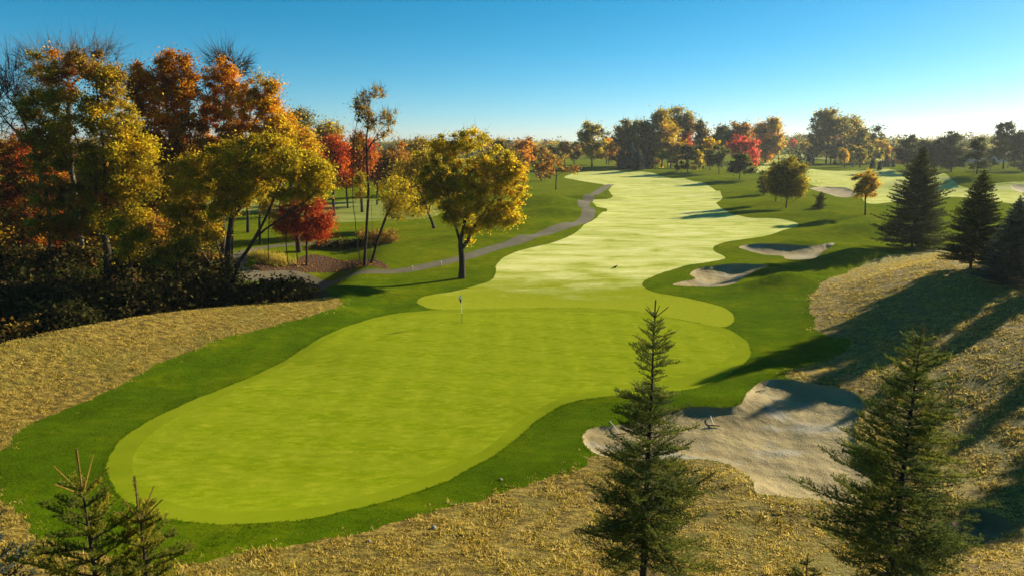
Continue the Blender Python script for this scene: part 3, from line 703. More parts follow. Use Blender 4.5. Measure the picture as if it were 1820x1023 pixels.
def conifer(name, label, cat, X, Y, geo, group=None, rz=0.0, sc=1.0, bark=None):
    z = float(full_height(np.array([X]), np.array([Y]))[0]) - 0.08
    th = thing(name, label, cat, (X, Y, z), group); th.rotation_euler.z = rz; th.scale = (sc, sc, sc)
    tm, cm = geo
    link('trunk', tm, bark or BARK_FIR, th); link('crown', cm, NEEDLE, th)
    return th
def con_mesh(*a, **k):
    (tV, tf), (V, f, c) = conifer_geo(*a, **k)
    return make_mesh('trunk', tV, tf, 4, smooth=True), make_mesh('crown', V, f, 3, c)
def bushes(items, seed, leaf, n_per):
    """leafy mass: returns quads for a list of lobes (x, y, z, rx, rz, palette)"""
    g = np.random.default_rng(seed); Vs, Fs, Cs, s = [], [], [], 0
    for (x, y, z, rx, rz, pal) in items:
        nc_ = 26; d = g.normal(size=(nc_, 3)); d /= np.linalg.norm(d, axis=1)[:, None]; d[:, 2] = np.abs(d[:, 2]); cc = np.array([x, y, z]) + d * g.uniform(0.3, 1, (nc_, 1)) ** 0.5 * np.array([rx, rx, rz])
        ii = g.integers(nc_, size=n_per); P = cc[ii] + g.normal(size=(n_per, 3)) * 0.22 * min(rx, rz) * np.array([1, 1, 0.8])
        col = pal_pick([pal], n_per, g) * g.uniform(0.6, 1.3, (n_per, 1))
        V, f, c = leaf_quads(P, leaf, col, g); Vs.append(V); Fs.append(f + s); Cs.append(c); s += len(V)
    return np.concatenate(Vs), np.concatenate(Fs), np.concatenate(Cs)
# ------------------------------------------------------------------ trees of the wood on the left
FAR = 'trees of the tree line behind the fairway'
t_seed = [0]
def T(label, base, blobs, pal, name='autumn_tree', cat='tree', **k):
    t_seed[0] += 1
    return tree(name, label, cat, base, blobs, pal, seed=t_seed[0], **k)

T('tall olive and brown tree, largest of the wood on the left', (175, None), [(95, 130, 42, 40, ['brown', 'olive', 'rust']), (150, 115, 45, 32, ['brown', 'rust']), (195, 140, 34, 40, ['brown', 'olive']), (70, 190, 32, 40, ['olive', 'brown']), (120, 205, 60, 50, ['olive', 'yelgreen']), (195, 205, 50, 50, ['yelgreen', 'olive']), (225, 265, 52, 48, ['yelgreen', 'yellow']), (90, 265, 55, 45, ['olive', 'rust']), (160, 280, 55, 48, ['olive', 'yelgreen']),
  (235, 325, 50, 45, ['yelgreen', 'olive']), (130, 340, 80, 48, ['olive', 'rust', 'brown']), (205, 375, 60, 40, ['olive', 'yelgreen']), (110, 405, 70, 34, ['olive', 'rust'])],
  ['olive', 'yelgreen', 'brown'], Y=60, trunk_r=0.40, dens=0.55, leaf=0.165, rc=0.85, nc=240,
  stems=[[(185, 500), (186, 420), (188, 330), (180, 230), (170, 120)], [(186, 400), (165, 320), (125, 220), (105, 110)], [(188, 330), (215, 270), (230, 215)]])
T('bare grey branched tree rising above the olive crown', (140, None), [(90, 115, 60, 45), (165, 110, 55, 42), (70, 170, 40, 50), (215, 150, 25, 30)], 'twig', Y=67, n=0, nc=190, twigs=6, rc=1.5, trunk_r=0.28, bark=BARK_GREY, rmin=0.018)
T('bare leaning tree at the left edge of the photo', (88, None), [(18, 150, 30, 45), (35, 200, 28, 55), (0, 190, 25, 60)], 'twig', Y=63, n=0, nc=110, twigs=6, rc=1.5, trunk_r=0.22, rmin=0.018,
  stems=[[(88, 470), (84, 360), (60, 260), (30, 190), (14, 130)], [(60, 260), (20, 225), (-10, 190)]])
T('rusty orange tall tree with dense domed crown above the wood', (312, None), [(318, 118, 34, 32, ['rust', 'orange']), (275, 140, 42, 38, ['rust', 'orange']), (250, 165, 26, 40, 'rust'), (330, 165, 36, 50, ['orange', 'rust']), (290, 195, 52, 45, ['orange', 'rust']), (325, 235, 42, 40, ['orange', 'rust', 'brown']), (275, 255, 45, 45, ['rust', 'brown']), (300, 310, 55, 50, ['rust', 'brown', 'olive'])],
  ['rust', 'orange'], Y=67, trunk_r=0.36, dens=0.66, leaf=0.165, rc=0.85, nc=200, stems=[[(318, 470), (318, 350), (305, 260), (292, 130)], [(316, 340), (340, 260), (334, 160)]])
T('orange and gold tree with bare top twigs above spreading tree', (392, None), [(395, 140, 34, 38, ['orange', 'rust']), (375, 195, 36, 42, ['orange', 'rust']), (425, 185, 40, 45, ['orange', 'gold']), (468, 165, 30, 36, ['orange', 'olive']), (482, 200, 28, 40, ['gold', 'orange']), (440, 235, 48, 34, ['gold', 'orange']), (490, 240, 36, 30, ['gold']), (385, 260, 45, 40, ['orange', 'rust', 'brown']), (430, 275, 60, 30, ['gold', 'olive'])],
  ['orange', 'gold'], Y=69, trunk_r=0.36, dens=0.70, leaf=0.165, rc=0.85, nc=200, stems=[[(392, 470), (394, 350), (398, 260), (402, 130)], [(394, 340), (440, 260), (468, 170)]])
T('thin bare tree top sticking out of the orange crown', (402, None), [(398, 110, 34, 24), (432, 120, 22, 25)], 'twig', Y=71, n=0, nc=60, twigs=6, rc=1.3, trunk_r=0.15, rmin=0.018)
T('yellow green spreading tree leaning right over the path', (405, 522), [(350, 315, 50, 48), (420, 288, 66, 40), (500, 290, 66, 42), (562, 315, 36, 46, ['yellow', 'yelgreen']), (470, 255, 48, 22), (325, 375, 32, 40, ['olive', 'yelgreen']), (420, 350, 48, 26, ['olive', 'yelgreen']), (520, 345, 46, 18, ['olive', 'yelgreen']), (360, 415, 36, 26, ['olive']), (450, 320, 60, 34), (385, 365, 40, 30, ['olive', 'yelgreen'])],
  ['yelgreen', 'olive', 'yellow'], Y=59, trunk_r=0.42, dens=0.56, leaf=0.16, rc=0.9, nc=230,
  stems=[[(402, 530), (398, 480), (385, 430), (362, 380), (340, 320)], [(406, 530), (425, 465), (452, 425), (490, 395), (540, 360), (585, 325)], [(404, 530), (404, 460), (412, 390), (430, 320), (440, 270)], [(452, 425), (480, 370), (505, 310)], [(404, 460), (375, 470), (352, 440), (345, 380)]])
T('dark red tree at the far left behind the bare tree', (52, None), [(42, 285, 42, 55), (85, 345, 48, 50), (10, 360, 45, 60), (60, 400, 55, 38, ['rust', 'darkred'])], ['darkred', 'rust'], Y=80, dens=0.95, leaf=0.211, rc=1.0)
T('dark rust coloured tree between the olive and orange trees', (262, None), [(250, 310, 45, 60), (300, 350, 52, 48), (200, 390, 45, 40, ['rust', 'olive'])], ['rust', 'darkred', 'brown'], Y=80, dens=0.95, leaf=0.211, rc=1.0)
T('deep rust tree behind the spreading tree trunk', (330, None), [(330, 330, 40, 50), (420, 320, 40, 36), (370, 290, 50, 30)], ['rust', 'brown', 'orange'], Y=86, dens=1.1, leaf=0.2, rc=1.1)
T('low bright orange bush tree at the left frame edge', (22, None), [(18, 425, 38, 26), (-25, 410, 40, 35)], ['orange', 'gold'], Y=78, dens=0.8)
T('small gold leaved bush under the rust tree', (240, None), [(238, 440, 28, 18), (215, 430, 18, 14)], ['gold', 'orange'], Y=74, dens=0.8)
T('yellow olive young tree under the tall olive tree', (232, None), [(225, 440, 22, 30), (250, 420, 22, 22), (210, 400, 25, 25)], ['olive', 'yelgreen'], Y=57, dens=0.6, leaf=0.15, trunk_r=0.09)
T('olive sapling left of the spreading tree', (310, None), [(300, 455, 38, 25), (330, 440, 24, 25)], ['olive', 'green'], Y=55, dens=0.5, leaf=0.15, trunk_r=0.09)
T('golden tree peeking out right of the orange tree', (528, None), [(505, 222, 32, 26), (532, 252, 36, 34), (478, 262, 26, 28)], ['gold', 'yellow', 'orange'], Y=88, dens=0.8, leaf=0.2, rc=1.1)
T('small dark red maple beside the mulch bed', (545, 471), [(512, 395, 28, 22), (572, 390, 27, 24), (545, 408, 50, 24), (548, 366, 34, 22), (500, 402, 16, 12)], ['darkred', 'red'], trunk_r=0.17, dens=1.15, leaf=0.15, stems=[[(545, 471), (545, 430), (547, 390), (550, 355)]])
G_SAP = None
for bx, by, tx, ty, lb, pl in ((479, 468, 477, 372, 'leftmost thin sapling trunk standing in yellow ornamental grass', ['yelgreen', 'olive']), (513, 470, 508, 385, 'thin red leaved sapling between the grass clump and maple', ['darkred', 'rust']), (529, 470, 527, 380, 'thin sapling standing closest to the red maple trunk', ['darkred', 'red'])):
    T(lb, (bx, by), [(tx, ty, 17, 26)], pl, name='sapling', trunk_r=0.085, dens=0.9, leaf=0.15, stems=[[(bx, by), ((bx + tx) / 2 - 1, (by + ty) / 2 + 15), (tx, ty)]])
T('tall slim four stemmed tree with sparse top in mulch bed', (650, 471), [(645, 190, 20, 34), (668, 170, 22, 18), (690, 212, 22, 20), (688, 238, 24, 10), (640, 250, 12, 24), (660, 215, 25, 20), (705, 340, 40, 34, ['yelgreen', 'yellow']), (715, 375, 34, 22, ['yelgreen']), (640, 330, 14, 30, ['yelgreen', 'olive'])],
  ['olive', 'brown'], trunk_r=0.20, n=12000, nc=170, rc=0.75, leaf=0.15, twigs=5,
  stems=[[(642, 471), (634, 425), (627, 350), (628, 270), (636, 210), (642, 170)], [(648, 471), (652, 400), (655, 330), (651, 250), (655, 190), (664, 160)], [(653, 471), (662, 405), (661, 350), (657, 300)], [(658, 471), (672, 425), (688, 380), (706, 345)], [(652, 262), (675, 232), (695, 215)]])
T('big golden yellow tree standing alone beside the fairway', (821, 494), [(800, 268, 40, 34, ['yelgreen', 'yellow']), (838, 250, 36, 24, ['yelgreen', 'yellow']), (872, 300, 46, 42, 'yellow'), (906, 335, 34, 54, 'yellow'), (898, 385, 32, 20, 'yellow'), (788, 330, 46, 50, ['yelgreen', 'olive']), (832, 340, 46, 48, ['yellow', 'yelgreen']), (838, 415, 17, 22, 'yellow'), (765, 315, 24, 40, ['olive', 'yelgreen']), (912, 292, 20, 24, 'yellow'), (862, 395, 16, 18, 'yellow'), (812, 378, 30, 24, ['olive', 'yelgreen']), (850, 360, 30, 26, ['yellow', 'yelgreen'])],
  ['yellow', 'yelgreen'], trunk_r=0.40, dens=0.8, leaf=0.165, rc=0.70, nc=300,
  stems=[[(821, 494), (821, 455), (818, 430), (808, 395), (796, 345), (792, 290)], [(821, 440), (842, 405), (866, 370), (890, 340)], [(819, 430), (828, 380), (832, 320), (828, 262)]])
T('olive yellow tree behind, left of the golden tree', (772, 406), [(722, 318, 34, 36), (742, 365, 26, 24), (760, 285, 36, 24), (705, 365, 20, 22), (770, 330, 24, 40)], ['yelgreen', 'olive', 'yellow'], dens=0.75, leaf=0.22, stems=[[(772, 406), (762, 380), (748, 345), (735, 320)], [(762, 380), (768, 330), (765, 290)]])
for b, bl, pl, Y, lb in (
    (-20, [(-10, 430, 50, 40), (-60, 380, 50, 60)], ['rust', 'olive'], 70, 'rust olive understory tree at the left frame edge'),
    (80, [(85, 430, 45, 34), (60, 380, 30, 40)], ['rust', 'darkred', 'brown'], 72, 'rust understory tree left of the tall olive trunk'),
    (150, [(150, 425, 42, 38)], ['olive', 'brown', 'dark'], 75, 'dim olive understory tree left of tall olive trunk'),
    (275, [(275, 415, 48, 40), (300, 450, 35, 20)], ['olive', 'rust', 'brown'], 71, 'olive rust understory tree between the two main trunks'),
    (345, [(340, 410, 34, 34)], ['olive', 'yelgreen'], 66, 'olive understory tree at the spreading tree trunk'),
    (190, [(190, 300, 50, 40), (230, 260, 30, 30)], ['rust', 'darkred', 'orange'], 78, 'orange rust tree glowing behind the tall olive tree'),
    (460, [(462, 330, 34, 26)], ['gold', 'yelgreen'], 92, 'gold green tree behind the leaning limb')):
    T(lb, (b, None), bl, pl, Y=Y, dens=0.95, leaf=0.21)
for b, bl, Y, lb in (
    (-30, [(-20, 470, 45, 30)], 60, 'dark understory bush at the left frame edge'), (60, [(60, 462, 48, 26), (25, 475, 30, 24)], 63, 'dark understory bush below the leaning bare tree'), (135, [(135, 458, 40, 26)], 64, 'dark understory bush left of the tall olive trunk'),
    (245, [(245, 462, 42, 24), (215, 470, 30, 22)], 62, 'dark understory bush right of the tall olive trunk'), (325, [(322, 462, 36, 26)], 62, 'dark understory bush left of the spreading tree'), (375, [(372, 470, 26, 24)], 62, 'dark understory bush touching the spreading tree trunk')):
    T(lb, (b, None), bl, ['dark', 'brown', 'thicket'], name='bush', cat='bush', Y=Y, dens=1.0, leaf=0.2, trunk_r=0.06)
# mid distance, between the wood and the golden tree
for b, bl, pl, Y, lb in (
    (595, [(598, 275, 26, 38), (572, 290, 18, 28)], ['red', 'darkred'], 128, 'scarlet tree left of the slim four stemmed tree'),
    (645, [(642, 272, 28, 38), (618, 285, 18, 30)], ['red', 'rust'], 135, 'scarlet tree right behind the slim four stemmed tree'),
    (545, [(540, 275, 30, 36), (515, 290, 22, 28)], ['orange', 'red'], 112, 'orange red tree behind the spreading yellow green tree'),
    (580, [(582, 240, 30, 26), (565, 262, 20, 20)], ['yelgreen', 'olive'], 160, 'yellow green rounded tree top behind the scarlet trees'),
    (535, [(535, 213, 24, 22), (518, 232, 18, 18)], ['greyol'], 150, 'pale thin tree top right of the golden tree'),
    (705, [(700, 290, 34, 42), (680, 305, 20, 30)], ['rust', 'brown'], 150, 'rust brown tree between the slim tree and golden tree'),
    (745, [(745, 280, 26, 36)], ['olive', 'brown'], 165, 'olive brown tree just left of the golden tree top'),
    (878, [(885, 268, 22, 22)], ['greyol', 'olive'], 210, 'grey olive tree peeking above the golden tree'),
    (440, [(440, 290, 40, 40)], ['gold', 'orange'], 105, 'gold tree seen through the spreading tree'),
    (150, [(150, 320, 60, 50), (90, 300, 40, 40)], ['olive', 'rust'], 110, 'rust olive tree deep inside the wood'),
    (5, [(0, 275, 22, 34), (-45, 290, 40, 45)], ['yelgreen', 'gold'], 105, 'yellow green tree at the extreme left edge'),
    (355, [(350, 300, 34, 50)], ['brown', 'olive'], 118, 'brown olive tree behind the rusty orange trunk')):
    T(lb, (b, None), bl, pl, Y=Y, dens=1.0)
for b, bl, pl, Y, lb in (
    (620, [(618, 305, 30, 30), (600, 320, 22, 20)], ['orange', 'red'], 142, 'orange tree low between the two scarlet trees'),
    (672, [(672, 300, 26, 34)], ['red', 'rust', 'orange'], 150, 'red rust tree right of the scarlet trees'),
    (565, [(562, 300, 26, 30)], ['rust', 'orange'], 138, 'rust orange tree behind the red maple'),
    (735, [(730, 325, 28, 24), (712, 300, 22, 24)], ['gold', 'olive', 'rust'], 175, 'gold rust tree far behind the olive yellow tree'),
    (500, [(500, 300, 30, 30)], ['orange', 'gold'], 120, 'orange gold tree seen above the small red maple')):
    T(lb, (b, None), bl, pl, Y=Y, dens=1.0)
# row left of the fairway end
for b, bl, pl, d, lb in (
    ((934, 326), [(934, 275, 22, 32), (920, 300, 14, 20)], ['rust', 'orange'], 0.8, 'rust orange tree just right of the golden tree'),
    ((962, 322), [(962, 285, 22, 28)], ['rust', 'brown'], 0.8, 'brown rust tree second right of the golden tree'),
    ((988, 337), [(990, 292, 34, 24), (970, 300, 16, 16), (1012, 300, 14, 14)], ['brown', 'rust'], 0.22, 'nearly bare spreading tree on the mound by the path'),
    ((1004, 304), [(1002, 268, 16, 18)], ['orange', 'rust'], 0.9, 'orange tree behind the nearly bare tree'),
    ((1020, 303), [(1020, 270, 12, 18)], ['orange', 'brown'], 0.9, 'narrow orange tree left of the yellow oak like tree'),
    ((978, 305), [(978, 272, 15, 18)], ['rust', 'brown'], 0.9, 'small brown tree behind the bare tree crown')):
    T(lb, b, bl, pl, dens=d, twigs=6 if d < .5 else 2, group=FAR)
T('low dark bush at the foot of the brown rust tree', (968, 322), [(968, 314, 12, 8)], ['dark'], name='bush', cat='bush', dens=1.0, trunk_r=0.05)
# tree line at the far end of the fairway
for b, bl, pl, d, lb in (
    ((1052, 297), [(1052, 245, 25, 26), (1040, 250, 14, 20), (1058, 268, 20, 14, ['gold', 'yellow'])], ['yellow', 'greyol'], 0.9, 'tall yellow tree at the left end of the far row'),
    ((1078, 292), [(1078, 252, 12, 20)], ['greyol', 'olive'], 0.8, 'thin olive tree right behind the tall yellow tree'),
    ((1082, 293), [(1082, 262, 13, 16), (1070, 274, 12, 10)], ['gold', 'orange'], 0.9, 'small orange gold tree beside the tall yellow tree'),
    ((1112, 296), [(1105, 268, 24, 26)], ['rust', 'brown'], 1.0, 'brown red tree left behind the blue spruces'),
    ((1128, 298), [(1127, 238, 32, 28), (1112, 250, 18, 22), (1145, 250, 18, 24)], ['olive', 'brown', 'green'], 1.0, 'large dark domed tree above the blue spruces'),
    ((1160, 298), [(1155, 258, 17, 34), (1160, 275, 14, 20)], ['orange', 'rust', 'gold'], 0.95, 'orange brown tree on the right flank of dark dome'),
    ((1176, 298), [(1170, 212, 12, 16), (1180, 240, 18, 40)], ['yelgreen', 'olive'], 0.8, 'narrow green tree behind the orange brown tree'),
    ((1203, 296), [(1205, 215, 28, 24), (1222, 225, 14, 22), (1190, 225, 14, 20)], ['greyol', 'olive'], 0.75, 'tallest pale olive tree of the far row'),
    ((1192, 299), [(1188, 248, 20, 28), (1200, 268, 18, 18)], ['brown', 'olive', 'gold'], 1.0, 'brown gold tree below the tallest pale tree'),
    ((1222, 296), [(1220, 240, 13, 26), (1212, 260, 14, 16)], ['rust', 'red'], 0.9, 'rust red tree right of the brown gold tree'),
    ((1187, 300), [(1187, 275, 16, 12)], ['yelgreen'], 1.0, 'small pale yellow green tree before the far row'),
    ((1222, 306), [(1222, 278, 15, 18, ['dark', 'green']), (1238, 285, 10, 17, ['yelgreen']), (1210, 290, 12, 12, ['dark'])], ['green', 'dark'], 1.0, 'dark cone shaped broadleaf with a yellow green right side'),
    ((1250, 300), [(1245, 225, 12, 14), (1247, 250, 15, 22), (1250, 275, 17, 18)], ['pine', 'brown', 'brown'], 1.0, 'tall dark evergreen in the middle of the far row'),
    ((1278, 309), [(1278, 276, 17, 17), (1272, 285, 14, 12)], ['dark', 'green'], 1.0, 'dark round tree right of the tall evergreen'),
    ((1262, 303), [(1263, 258, 12, 10)], ['yellow', 'gold'], 1.0, 'small bright yellow tree between two dark trees'),
    ((1283, 298), [(1283, 238, 15, 18), (1275, 252, 12, 14)], ['green', 'greyol'], 0.95, 'green round tree behind the dark round tree'),
    ((1312, 298), [(1312, 235, 17, 20), (1300, 250, 14, 18), (1328, 245, 12, 18)], ['rust', 'brown'], 0.95, 'rust brown tree directly behind the crimson tree'),
    ((1324, 302), [(1324, 262, 24, 20), (1332, 280, 15, 14), (1312, 268, 12, 14)], ['crimson'], 1.2, 'crimson red tree, brightest red in the far row'),
    ((1314, 319), [(1314, 290, 20, 9), (1310, 300, 13, 8), (1330, 301, 15, 7), (1316, 279, 12, 7)], ['pine', 'green'], 1.5, 'dark layered pine in front of the crimson tree'),
    ((1360, 289), [(1352, 240, 18, 24), (1368, 235, 20, 24), (1360, 265, 24, 22)], ['rust', 'orange', 'brown'], 1.0, 'broad orange brown tree right of the crimson tree'),
    ((1384, 290), [(1383, 250, 11, 26), (1376, 222, 12, 10)], ['olive', 'gold'], 0.95, 'yellow olive tree at the right of the orange brown tree'),
    ((1410, 276), [(1410, 256, 7, 9)], ['crimson', 'darkred'], 1.0, 'small far crimson tree in the gap of tree line'),
    ((1430, 285), [(1430, 258, 8, 10)], ['brown', 'olive'], 0.8, 'small tan tree right of the small crimson tree')):
    T(lb, b, [(q[0], q[1], q[2] * 1.14, q[3] * 1.10) + tuple(q[4:]) for q in bl], pl, dens=d * 1.1, group=FAR)
# right hand group
for b, bl, pl, d, lb in (
    ((1468, 291), [(1465, 222, 22, 26), (1485, 228, 24, 22), (1472, 205, 14, 10)], ['olive', 'greyol'], 1.0, 'tall olive tree of the right hand group'),
    ((1512, 290), [(1515, 225, 20, 18), (1500, 240, 22, 24)], ['yelgreen', 'olive'], 1.0, 'yellow olive rounded tree right of the tall olive tree'),
    ((1522, 292), [(1510, 262, 22, 26), (1535, 258, 18, 28)], ['green', 'olive'], 1.0, 'dark green tree under the yellow olive tree'),
    ((1476, 293), [(1476, 262, 28, 22), (1488, 270, 18, 16)], ['brown', 'twig'], 0.55, 'thin brown half bare tree in the right group'),
    ((1446, 292), [(1446, 262, 15, 22), (1450, 245, 12, 14)], ['brown', 'rust'], 0.6, 'left brown tree edging the right group'),
    ((1548, 290), [(1550, 250, 18, 26)], ['green', 'dark'], 0.9, 'dim green tree at the right end of the group')):
    T(lb, b, [(q[0], q[1], q[2] * 1.15, q[3] * 1.12) for q in bl], pl, dens=d * 1.15, group='tall trees of the right hand group')
for b, bl, pl, lb in (
    ((1501, 299), [(1500, 275, 13, 14)], ['olive', 'gold'], 'small olive gold tree, first of five in the row'),
    ((1515, 297), [(1516, 270, 14, 15)], ['olive', 'green'], 'small olive tree, second of five in the row'),
    ((1528, 300), [(1529, 274, 11, 17)], ['green', 'olive'], 'small dark narrow tree, third of five in the row'),
    ((1555, 296), [(1556, 272, 15, 15)], ['yelgreen', 'green'], 'small bright green tree, fourth of five in the row'),
    ((1568, 292), [(1564, 258, 14, 14), (1572, 268, 10, 14)], ['brown', 'rust', 'olive'], 'small brown tree, last of five in the row')):
    T(lb, b, bl, pl, dens=1.4, group='small round trees across the far fairway')
for b, bl, d, lb in (
    ((1612, 302), [(1612, 258, 20, 16), (1618, 280, 16, 16), (1603, 275, 14, 14)], 0.8, 'dark round pine left of the nearest spruce top'),
    ((1655, 306), [(1650, 262, 20, 16), (1660, 280, 22, 18)], 0.8, 'dark pine just right of the nearest spruce top'),
    ((1690, 306), [(1688, 255, 22, 20), (1695, 280, 26, 18), (1676, 272, 16, 16)], 0.9, 'broad dark pine between the two nearest spruces'),
    ((1736, 309), [(1738, 252, 10, 14), (1736, 275, 18, 10), (1738, 292, 20, 9), (1740, 262, 14, 8)], 0.6, 'layered open pine above the second spruce'),
    ((1783, 300), [(1788, 232, 14, 14), (1780, 250, 22, 10), (1792, 262, 20, 10), (1778, 275, 20, 10)], 0.6, 'tallest layered pine near the right edge'),
    ((1818, 305), [(1818, 250, 20, 20), (1815, 280, 20, 20)], 0.8, 'dark pine cut by the right frame edge'),
    ((1760, 303), [(1758, 280, 14, 18)], 0.5, 'low scrubby pine between two layered pines')):
    T(lb, b, [(q[0], q[1], q[2] * 1.1, q[3] * 1.15) for q in bl], ['pine', 'pine', 'dark'], dens=d * 1.5, name='pine_tree', group='dark pines on the far slope', flat=0.55)
# middle distance on the right
T('round dark green tree on the mound beside the fairway', (1397, 369), [(1405, 312, 30, 34), (1385, 320, 22, 30), (1418, 330, 18, 24), (1398, 338, 30, 14)], ['green', 'yelgreen', 'green', 'olive'], trunk_r=0.18, dens=2.2, leaf=0.22, clear=0.2)
T('smaller green tree leaning on the left of round tree', (1379, 358), [(1375, 315, 15, 26), (1370, 330, 14, 16)], ['green', 'dark'], dens=2.0, trunk_r=0.12, leaf=0.22)
T('dark pointed evergreen left of the round green tree', (1358, 346), [(1358, 330, 16, 14), (1358, 314, 10, 14)], ['dark', 'pine'], dens=2.2, trunk_r=0.12, leaf=0.22)
T('golden lollipop shaped tree with a bare straight trunk', (1538, 382), [(1540, 314, 20, 16), (1527, 328, 15, 22), (1552, 328, 14, 22), (1538, 342, 22, 16), (1540, 328, 16, 18)], ['gold', 'yellow', 'gold', 'brown'], trunk_r=0.17, dens=1.1, leaf=0.19, rc=0.75, stems=[[(1538, 382), (1538, 358), (1537, 335), (1538, 315)], [(1537, 352), (1525, 330)], [(1537, 352), (1550, 328)]])

# ------------------------------------------------------------------ conifers
def at(px, py):
    return ground_hit(px, py)[0]
def mpp_at(Y): return at_y(910, 300, Y)[1]
gC = np.random.default_rng(5)
spA = con_mesh(10.0, 3.6, gC, 44, 8, 28, 0.16, 0.058, 'pine', zlow=0.07, sub=False, shape=0.8, side_n=15)
spB = con_mesh(10.0, 2.9, gC, 46, 8, 28, 0.15, 0.056, 'pine', zlow=0.09, sub=False, shape=0.75, side_n=13, irregular=0.14)
spC = con_mesh(10.0, 3.0, gC, 46, 8, 28, 0.15, 0.056, 'blue', zlow=0.03, sub=False, shape=0.8, side_n=13, irregular=0.12)
NG = 'spruces on the right hand ridge'
for px, py, hp, geo, lb, rz in ((1620, 441, 180, spA, 'broad dark spruce, leftmost of the ridge spruces', 0.3), (1725, 476, 176, spB, 'dense dark spruce in the middle of the ridge', 1.4),
                                (1790, 503, 160, spC, 'bluish spruce in front of the middle ridge spruce', 2.2), (1838, 470, 190, spB, 'spruce cut off by the right frame edge', 3.6)):
    x, y = at(px, py); o = conifer('spruce_tree', lb, 'spruce tree', x, y, geo, NG, rz, hp * mpp_at(y) / 10.0)
    if geo is not spA: o.scale = (o.scale[0] * 1.22, o.scale[1] * 1.22, o.scale[2])
OFF = iter(('tall spruce beyond the right frame edge, behind the bluish ridge spruce', 'spruce beyond the right frame edge level with the greenside bunker', 'spruce farthest out beyond the right frame edge', 'spruce beyond the right frame edge nearest to the camera', 'short bluish spruce beyond the right frame edge'))
for (x, y, s, geo, rz) in ((44, 44, 0.72, spA, 0.7), (34, 33.2, 0.7, spB, 2.0), (50, 36, 0.9, spA, 4.0), (34, 20, 0.7, spB, 5.0), (39.5, 47.5, 0.6, spC, 1.0)):
    conifer('spruce_tree', next(OFF), 'spruce tree', x, y, geo, 'spruces beyond the right frame edge', rz, s)
smA = con_mesh(6.0, 2.0, gC, 24, 8, 14, 0.40, 0.18, 'blue', zlow=0.04, sub=False, shape=0.8, side_n=8)
smB = con_mesh(6.0, 1.5, gC, 24, 8, 14, 0.40, 0.18, 'pine', zlow=0.04, sub=False, shape=0.8, side_n=8)
for px, py, hp, geo, lb in ((1105, 301, 32, smA, 'leftmost of the dark blue spruce clump by the fairway end'), (1121, 300, 42, smA, 'second and tallest of the dark blue spruce clump'), (1133, 302, 36, smA, 'third of the dark blue spruce clump by the fairway end'), (1145, 301, 36, smA, 'rightmost of the dark blue spruce clump')):
    x, y = at(px, py); conifer('spruce_tree', lb, 'spruce tree', x, y, geo, 'dark blue spruces at the fairway end', px * 1.0, hp * mpp_at(y) / 6.0)
smC = con_mesh(6.0, 2.3, gC, 18, 6, 14, 0.40, 0.15, 'green', zlow=0.04, sub=False, shape=0.7, side_n=7, irregular=0.4)
for px, py, hp, geo, lb in ((1457, 371, 30, smC, 'small lone spruce on the rough left of golden tree'), (1439, 293, 22, smA, 'small spruce at the left foot of the right group'), (1483, 294, 12, smB, 'tiny spruce under the half bare brown tree'),
                            (1550, 300, 18, smB, 'tiny spruce left of three below the five small trees'), (1563, 302, 16, smB, 'tiny spruce, middle of three below the small trees'), (1575, 297, 20, smA, 'tiny spruce, right of three below the small trees'), (1587, 297, 12, smB, 'tiny spruce in front of the red hedge'), (1419, 291, 20, smA, 'tiny thin spruce on the far lawn by the gap')):
    x, y = at(px, py); conifer('spruce_tree', lb, 'spruce tree', x, y, geo, None, px * 1.0, hp * mpp_at(y) / 6.0)

# foreground spruces, needle by needle
def fore(name_label, px, top_py, Y, Rb, nwh, seed, pal, **k):
    g = np.random.default_rng(seed); p, m = at_y(px, top_py, Y); X = p[0]; z = float(full_height(np.array([X]), np.array([float(Y)]))[0]) - 0.08; H = p[2] - z; ru = k.pop('ru'); k['rfun'] = lambda zz: float(np.interp(H - zz, ru[0], ru[1])); lead_col = k.pop('shoot', None); k['irregular'] = k.get('irregular', 0.2)
    geo = con_mesh(H, Rb, g, int(nwh * 1.2), k.pop('nbr', 6), k.pop('dens', 110), k.pop('nl', 0.044), k.pop('nw', 0.017), pal, zlow=0.10, sub=k.pop('sub', True), side_n=k.pop('side_n', 14), lift=k.pop('lift', 0.25), **k)
    th = conifer('spruce_tree', name_label, 'spruce tree', X, float(Y), geo, None)
    if lead_col:
        ld = k['lead']; segs = [(np.array([0, 0, H - ld - 0.05]), np.array([0.012, 0.0, H]), 0.016, 0.008)]
        for q in range(5):
            a = q * 1.257 + seed; l = min(ld, 0.6) * g.uniform(0.7, 1.0); b0 = np.array([0, 0, H - ld - 0.02]); b1 = b0 + np.array([math.cos(a) * l * 0.75, math.sin(a) * l * 0.75, l * 0.72]); segs.append((b0, b1, 0.012, 0.007))
        A_ = np.array([q[0] for q in segs]); B_ = np.array([q[1] for q in segs]); V, f = frusta(A_, B_, np.array([q[2] for q in segs]), np.array([q[3] for q in segs]), 6)
        lm = bark_mat('shoot_bark', tuple(x * 0.7 for x in lead_col), lead_col); link('leader', make_mesh('leader', V, f, 4, smooth=True), lm, th)
        V, f, c = needles_on(A_, B_, 800, 0.026, 0.010, g, np.repeat(np.array([lead_col]), len(segs), 0), 1.1); link('leader_needles', make_mesh('leader_needles', V, f, 3, c), NEEDLE, th)
    return th
def gapF1(z, g): return g.uniform() < (0.22 if z > 4.5 else 0.10)
